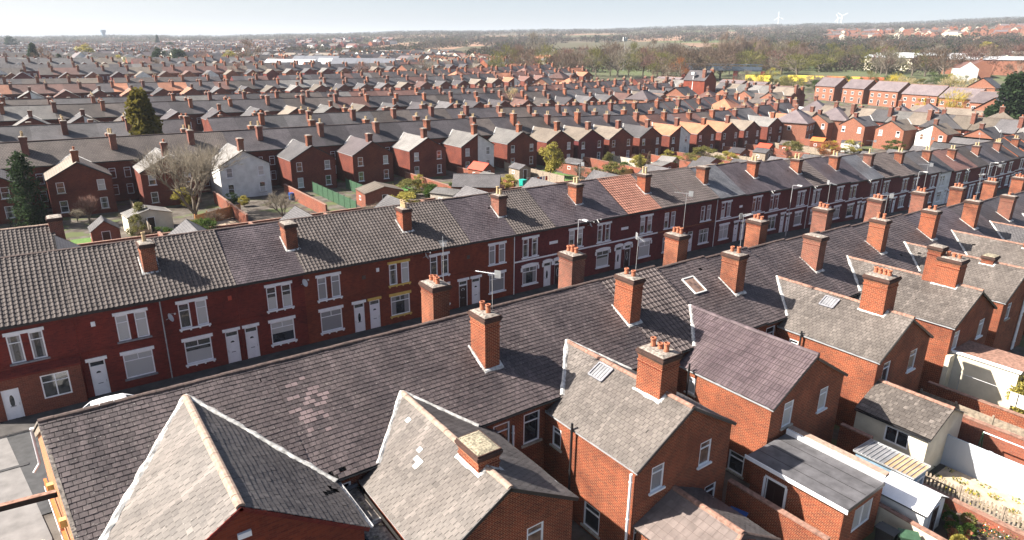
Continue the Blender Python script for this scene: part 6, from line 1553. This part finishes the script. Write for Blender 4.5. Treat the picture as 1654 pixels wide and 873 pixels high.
tag(g.obj('bedding_plants'), 'orange and white bedding flowers with green leaves', 'flowers', kind='stuff')
g = MB()
for _ in range(1700):
    x, y = (R.gauss(34.2,.8), R.gauss(8.,1.3)) if R.random() < .7 else (R.uniform(33.2,35.7), R.uniform(4.5,10)); 
    if sin(x*5)*sin(y*4) < .2: continue
    z = terrain(x,y)+.1; a = R.uniform(0,6.28); s_ = R.uniform(.04,.09); g.face([(x,y,z),(x+s_*cos(a),y+s_*sin(a),z+.05),(x+s_*cos(a+1.2),y+s_*sin(a+1.2),z+.10)],M[R.choice(['leaf_yellowgreen','leaf_green','leaf_yellow'])])
tag(g.obj('weeds'), 'yellow-green weeds growing through the tan gravel', 'weeds', kind='stuff')
wheelie(26.6, 8.9, 'black', 'black bin below the flat-roofed extension'); wheelie(27.0, 8.2, 'green', 'dark green bin below the flat-roofed extension', rz=.6); wheelie(22.1, 13.2, 'blue', 'blue bin in the shaded yard between the wings', rz=.3); wheelie(42.9, 12.6, 'black', 'black bin by the cream extension wall', s=.9)
root = tag(empty('garden_swing', (37.6, 8.2, terrain(37.6,8.2))), 'green and white metal swing frame behind the white metal fence', 'swing')
g = MB()
for y in (-1.1,1.1):
    for s_ in (-.6,.6): g.tube((s_,y,0),(0,y,1.9),.035,.035,8,M['green'])
g.obj('frame', root); g = MB(); g.tube((0,-1.1,1.9),(0,1.1,1.9),.035,.035,8,M['white']); g.obj('crossbar', root)
g = MB()
for j in range(5): t = j*.35; g.box((-.8+t*.3,-.15+t*.0,.0),(-.4+t*.3,.25,.12+.04*j),M[['pink','blue','stone','pink','wood'][j]])
o = g.obj('storage_crate', None, (23.5,10.8,terrain(23,11)+.05)); tag(o, 'low pile of pink and blue boxes in the shaded yard', 'boxes')
g = MB(); 
for j in range(5): y = 9.9-j*.42; g.face([(43.0,y,1.9),(43.0,y-.36,1.88),(43.03,y-.36,1.1),(43.03,y,1.12)],M[['white','white','pink','white','white'][j]])
tag(g.obj('washing'), 'white washing hanging beside the bright conifer bush', 'washing'); 
g = MB(); g.tube((43.0,12.5,1.98),(43.0,6.5,1.86),.01,.01,4,M['white']); g.tube((43.0,12.5,-.5),(43.0,12.5,2.0),.03,.03,6,M['metal']); tag(g.obj('clothes_line'), 'clothes line beside the cream wall', 'clothes line')

# ================================================================ vehicles, lamps, far landmarks
def car_meshes(mat, van=False):
    k = ('car', mat, van)
    if k in CACHE: return CACHE[k]
    L_, W_, H = (4.9,1.9,1.95) if van else (4.2,1.75,1.45)
    if van: prof = [(-2.45,.35),(-2.45,1.0),(-2.35,1.12),(-1.75,1.25),(-1.15,1.85),(-.7,1.93),(1.8,1.96),(2.3,1.88),(2.42,1.2),(2.45,.35)]
    else: prof = [(-2.1,.3),(-2.1,.72),(-1.95,.82),(-1.1,.92),(-.45,1.38),(.2,1.45),(1.1,1.4),(1.75,1.0),(2.05,.92),(2.1,.3)]
    g = MB(); m = M[mat]
    def hw(z, top=H): return W_/2*(1-.16*max(0,(z-1.0)/(top-1.0 if top > 1 else 1)) if z > 1.0 else 1)
    for i in range(len(prof)-1):
        (x0,z0),(x1,z1) = prof[i], prof[i+1]; g.face([(x0,-hw(z0),z0),(x1,-hw(z1),z1),(x1,hw(z1),z1),(x0,hw(z0),z0)], m, .5, smooth=False)
    for s_ in (-1,1): g.face([(x,s_*hw(z),z) for x, z in prof], m, .5)
    g.face([(prof[0][0],-W_/2,.3),(prof[-1][0],-W_/2,.3),(prof[-1][0],W_/2,.3),(prof[0][0],W_/2,.3)],M['black'],.5)
    body = g.mesh('body'); g = MB(); gl = M['glass']
    a, b = (prof[3],prof[4]); N = V3((b[1]-a[1],0,-(b[0]-a[0]))).normalized()*-.012
    q = [(a[0]+(b[0]-a[0])*t, a[1]+(b[1]-a[1])*t) for t in (.1,.93)]
    g.face([(q[0][0]-.012,-hw(q[0][1])*.86,q[0][1]+.012),(q[0][0]-.012,hw(q[0][1])*.86,q[0][1]+.012),(q[1][0]-.012,hw(q[1][1])*.86,q[1][1]+.012),(q[1][0]-.012,-hw(q[1][1])*.86,q[1][1]+.012)],gl,.5)
    for s_ in (-1,1):
        z0, z1 = (1.15,1.7) if van else (.92,1.3)
        for xa, xb in (((-1.3,-.5),(-.4,.6)) if van else ((-.85,.05),(.12,1.1))): g.face([(xa,s_*(hw(z0)+.01),z0),(xb,s_*(hw(z0)+.01),z0),(xb-.05,s_*(hw(z1)+.01),z1),(xa+.35 if xa < -.8 else xa+.03,s_*(hw(z1)+.01),z1)],gl,.5)
    a, b = (prof[-3],prof[-4]); g.face([(a[0]+.012,-hw(a[1])*.8,a[1]+.05),(a[0]+.012,hw(a[1])*.8,a[1]+.05),(b[0]+.012,hw(b[1])*.8,b[1]-.02),(b[0]+.012,-hw(b[1])*.8,b[1]-.02)],gl,.5)
    win = g.mesh('window'); g = MB(); g.tube((0,-.1,0),(0,.1,0),.32,.32,16,M['tyre'],smooth=False); g.tube((0,-.105,0),(0,.105,0),.19,.19,12,M['metal'],smooth=False)
    CACHE[k] = (body, win, g.mesh('wheel'), L_, W_); return CACHE[k]
def car(x, y, rz, mat, label, van=False, name='parked_car', group=None, z=None):
    b, w, wh_, L_, W_ = car_meshes(mat, van); o = tag(empty(name, (x, y, (terrain(x, y)+.05) if z is None else z), rz), label, 'van' if van else 'car', group)
    put('body', b, o); put('window', w, o)
    for sx in (-1,1):
        for sy in (-1,1): put('wheel', wh_, o, (sx*L_*.32, sy*(W_/2-.08), .32))
    for sy in (-1,1):
        if 'hl' not in CACHE: g = MB(); g.box((-.03,-.14,-.07),(.02,.14,.07),M['dish']); CACHE['hl'] = g.mesh('headlight')
        put('headlight', CACHE['hl'], o, (-L_/2+.02, sy*W_*.33, .7))
M['carblack'] = plain('black_car_paint',(.02,.02,.025),.2); M['carred'] = plain('red_car_paint',(.4,.03,.02),.2); M['carsilver'] = plain('silver_car_paint',(.45,.47,.5),.25,metal=.5); M['carblue'] = plain('blue_car_paint',(.05,.12,.25),.25)
car(.55, 38.75, 0, 'carwhite', 'white car parked in the street in front of the end house')
for j, (px, D, rz, c_) in enumerate(sorted([(1372,262,.3,'carblack'),(1382,258,.3,'carblack'),(1391,256,.3,'carsilver'),(1402,255,.3,'carred'),(1413,254,.3,'carblack'),(1350,262,.3,'carwhite'),(1338,266,.3,'carsilver'),(1598,250,.9,'carsilver'),(1612,252,.9,'carred'),(1603,240,.9,'carblack'),(1622,246,.9,'carblue'),(1596,262,.9,'carwhite'),(1594,205,.6,'carred'),(1600,201,.6,'carsilver'),(1588,209,.6,'carblue'),(1000,262,.4,'carblue'),(994,264,.4,'carsilver'),(1608,196,.6,'carblack'),(1355,250,.3,'carblue'),(1425,252,.3,'carsilver')])):
    x, y = at(px, D); car(x, y, rz, c_, '%s car, %s from left among the small parked cars beyond the terraces' % ({'carblack':'black','carsilver':'silver','carred':'red','carwhite':'white','carblue':'blue'}[c_], ordn(j+1)), group='far parked cars')
def lamp(x, y, h, label):
    o = tag(empty('street_lamp', (x, y, terrain(x, y)+.1)), label, 'street lamp', 'street lamps along the street')
    g = MB(); g.tube((0,0,0),(0,0,1.2),.07,.07,8,M['gutter']); g.tube((0,0,1.2),(0,0,h),.045,.035,8,M['gutter']); g.tube((0,0,h),(0,-.7,h+.1),.03,.03,6,M['gutter']); g.obj('post', o)
    g = MB(); g.box((-.11,-1.15,h+.05),(.11,-.6,h+.17),M['dish']); g.obj('lamp_head', o)
for x, nm in ((37.6,'nearest street lamp in front of the arched-lintel houses'),(71,'second street lamp along the brick fronts'),(104,'third street lamp along the brick fronts'),(131,'farthest street lamp along the brick fronts')): lamp(x, 41.4, 6.2, nm)
# railway: bridge and container wagons
def wagon(px, D, mat, label, L_=12.2):
    x, y = at(px, D); o = tag(empty('container_wagon', (x, y, terrain(x, y)+.6), 1.8), label, 'freight wagon', 'container wagons of the freight train')
    g = MB(); m = M[mat]; g.box((-L_/2,-1.25,1.1),(L_/2,1.25,3.9),m,.5)
    n_ = 24
    for i in range(n_): u = -L_/2+L_*(i+.5)/n_; g.box((u-.09,-1.31,1.2),(u+.09,-1.25,3.8),m,.4)
    for z in (1.1,3.85): g.bar((-L_/2,-1.3,z),(L_/2,-1.3,z),.1,.12,m)
    g.obj('container', o); g = MB(); g.box((-L_/2-.4,-1.2,.75),(L_/2+.4,1.2,1.05),M['steel']); g.obj('flat_bed', o); g = MB()
    for sx in (-1,1):
        for d_ in (-.9,.9):
            for sy in (-1,1): g.tube((sx*L_*.36+d_,sy*.75,.42),(sx*L_*.36+d_,sy*.9,.42),.42,.42,12,M['steel'])
    g.obj('wheel', o)
for px, D, c_, nm in [(1229,352,'contyellow','yellow container wagon standing alone behind the bungalows'),(1299,352,'contyellow','left yellow container wagon of the pair'),(1317,351,'contyellow','right yellow container wagon of the pair'),(1335,350,'contred','left orange-red container wagon behind the modern terraces'),(1353,349,'contred','orange-red container wagon above the first modern terrace gap'),(1372,348,'contyellow','yellow container wagon just above the second modern terrace roof'),(1391,347,'contred','orange-red container wagon above the third modern terrace roof'),(1410,346,'contred','rightmost orange-red container wagon')]: wagon(px, D, c_, nm)
x, y = at(1170, 372); o = tag(empty('railway_bridge', (x, y, terrain(x, y)), 2.1), 'dark lattice-sided railway bridge on brick piers near the poplars', 'bridge')
g = MB(); g.box((-19,-2.6,5.0),(19,2.6,5.6),M['steel'])
for s_ in (-2.6,2.6):
    g.bar((-19,s_,5.6),(19,s_,5.6),.3,.3,M['steel']); g.bar((-19,s_,8.2),(19,s_,8.2),.3,.35,M['steel'])
    for i in range(13): u = -19+38*i/12; g.bar((u,s_,5.6),(u,s_,8.2),.25,.25,M['metal' if i % 1 else 'steel'])
    for i in range(12): u = -19+38*i/12; g.bar((u,s_,5.6),(u+38/12,s_,8.2),.14,.14,M['steel']); g.face([(u+.1,s_,5.7),(u+3.0,s_,5.7),(u+3.0,s_,7.2),(u+.1,s_,7.2)],M['steel'])
g.obj('truss', o)
for u in (-19.8,-6.5,6.5,19.8): g = MB(); g.box((u-1,-3,-3),(u+1,3,4.97),M['brick_front']); g.obj('pier', o)
x, y = at(1122, 268); o = tag(empty('lamp_mast', (x, y, terrain(x, y))), 'tall white mast with a flat lamp head beside the russet tree', 'mast'); g = MB(); g.tube((0,0,0),(.4,0,11.5),.22,.14,8,M['white']); g.obj('pole', o); g = MB(); g.box((-.2,-.7,11.4),(1.0,.7,12.4),M['dish']); g.obj('lamp_head', o)
x, y = at(1008, 440); o = tag(empty('floodlight_mast', (x, y, terrain(x, y))), 'thin floodlight mast above the tree belt', 'mast'); g = MB(); g.tube((0,0,0),(0,0,19),.2,.12,6,M['gutter']); g.obj('pole', o); g = MB(); g.box((-1.8,-.3,18),(-.2,.3,20.5),M['dish']); g.box((.2,-.3,18),(1.8,.3,20.5),M['dish']); g.obj('floodlight', o)
x, y = at(172, 3000); o = tag(empty('water_tower', (x, y, terrain(x, y)-5)), 'grey-green water tower standing alone on the left skyline', 'tower'); g = MB(); g.tube((0,0,0),(0,0,24),7,6,14,M['bluegrey'],smooth=False); g.obj('shaft', o); g = MB(); g.tube((0,0,24),(0,0,33),9,9,14,M['bluegrey'],smooth=False); g.obj('tank', o)
def turbine(px, D, hub, rot, label):
    x, y = at(px, D); o = tag(empty('wind_turbine', (x, y, terrain(x, y)-4), atan2(-x, -y)*-1), label, 'wind turbine', 'wind turbines on the far hill')
    g = MB(); g.tube((0,0,0),(0,0,hub),1.9,1.1,10,M['white']); g.obj('mast', o); g = MB(); g.box((-2,-4,hub-2),(2,5,hub+2.5),M['white']); g.obj('nacelle', o)
    for i in range(3): a = rot+i*2*pi/3; g = MB(); g.bar((0,-4.5,hub),(sin(a)*hub*.55,-4.5,hub+cos(a)*hub*.55),1.8,.8,M['white'],(0,1,0)); g.obj('blade', o)
turbine(1249, 3650, 46, .1, 'leftmost wind turbine on the skyline'); turbine(1343, 3650, 38, .5, 'middle wind turbine on the skyline'); turbine(1349, 3600, 44, 1.0, 'right wind turbine of the close pair on the skyline')
# allotment greenhouses and tents below the modern terraces
for j, (px, D, w_, l_, wm, rm) in enumerate([(1225,240,3,6,'whitewall','white'),(1240,236,3,5,'bluegrey','white'),(1258,244,2.5,7,'shedwhite','metal'),(1270,238,3,4,'cream','light'),(1290,232,3,5,'whitewall','white'),(1305,246,3,6,'green','white'),(1318,236,5,6,'white','white'),(1365,236,3,7,'teal','metal'),(1380,230,3,5,'wood','light'),(1400,226,3,5,'whitewall','beige'),(1420,222,4,6,'wood','grey'),(1200,248,4,6,'teal','teal'),(1340,228,3,4,'wood','light'),(1432,240,3,6,'cream','light'),(1185,250,3,5,'teal','green'),(1600,262,3,7,'teal','teal')]):
    x, y = at(px, D); garden_shed(x, y, R.uniform(-.7,.2), w_, l_, 1.9, 2.7, wm, rm, '%s allotment hut, %s from left-hand end of the allotments' % ({'whitewall':'white','bluegrey':'blue-grey','shedwhite':'pale metal','cream':'cream','green':'green','white':'bright white','teal':'turquoise','wood':'brown timber'}[wm], ordn(j+1)), group='huts on the allotments', win=False)
for px, D, L_, W_, nm in ((1440,470,26,14,'long pale factory block among the trees on the right'),(1500,500,60,12,'low white shed roof behind the trees right of the factory block'),(1640,440,60,22,'broad pale industrial roof at the right edge')):
    x, y = at(px, D); o = tag(empty('factory_building', (x, y, terrain(x, y)), 1.75), nm, 'factory'); g = MB(); g.box((-L_/2,-W_/2,-3),(L_/2,W_/2,7),M['cream' if px < 1500 else 'brick_new']); g.obj('wall', o); g = MB()
    for s_ in (-1,1): g.face([(-L_/2-.5,s_*(W_/2+.5),6.9),(L_/2+.5,s_*(W_/2+.5),6.9),(L_/2+.5,0,8.6),(-L_/2-.5,0,8.6)],M['shedwhite'],.5)
    g.obj('roof', o)
    for i in range(int(L_/8)): window(o, (-L_/2+5+i*8, -W_/2-.03, 2.5), 4, 1.6, 'two', 0, 'glass')

# ================================================================ light, air, camera
S.world = bpy.data.worlds.new('World'); S.world.use_nodes = True
nt = S.world.node_tree; bg = nt.nodes['Background']; sky = nt.nodes.new('ShaderNodeTexSky'); sky.sky_type = 'NISHITA'; sky.sun_disc = False
EL, AZ = radians(41.5), atan2(-.84, .545)
sky.sun_elevation = EL; sky.sun_rotation = AZ % (2*pi); sky.air_density = .8; sky.dust_density = 2.8; sky.ozone_density = 1.0; sky.altitude = 50
nt.links.new(sky.outputs[0], bg.inputs[0]); bg.inputs[1].default_value = .055
sl = bpy.data.lights.new('sun', 'SUN'); sl.energy = 5.0; sl.angle = radians(.5); sl.color = (1., .93, .83)
so = bpy.data.objects.new('sun', sl); COL.objects.link(so)
sd = V3((sin(AZ)*cos(EL), cos(AZ)*cos(EL), sin(EL))); so.rotation_euler = sd.to_track_quat('Z', 'Y').to_euler(); so.location = sd*200
hm = bpy.data.materials.new('haze_air'); hm.use_nodes = True; hn = hm.node_tree; hn.nodes.clear()
ho = hn.nodes.new('ShaderNodeOutputMaterial'); hv = hn.nodes.new('ShaderNodeVolumePrincipled'); hv.inputs['Color'].default_value = (.80,.88,1.,1); hv.inputs['Density'].default_value = .00012; hv.inputs['Anisotropy'].default_value = .0
hn.links.new(hv.outputs[0], ho.inputs['Volume'])
g = MB(); g.box((-9500,-9500,-12),(9500,9500,285),hm); tag(g.obj('haze'), 'thin blue haze in the air towards the horizon', None, None, 'stuff')

cam = bpy.data.cameras.new('camera'); co = bpy.data.objects.new('camera', cam); COL.objects.link(co); S.camera = co
cam.sensor_width = 36; cam.lens = F/1654*36; cam.clip_start = .5; cam.clip_end = 20000
m = Matrix(((CR[0][0], -CR[0][1], -CR[0][2]), (CR[1][0], -CR[1][1], -CR[1][2]), (CR[2][0], -CR[2][1], -CR[2][2])))
co.matrix_world = Matrix.Translation((0,0,CAMH)) @ m.to_4x4()
S.view_settings.view_transform = 'Standard'; S.view_settings.look = 'None'; S.view_settings.exposure = 1.72; S.view_settings.gamma = 1; S.view_settings.use_curve_mapping = False
S.render.engine = 'CYCLES'; S.cycles.max_bounces = 5; S.cycles.diffuse_bounces = 1; S.cycles.glossy_bounces = 2; S.cycles.transmission_bounces = 2; S.cycles.volume_bounces = 0
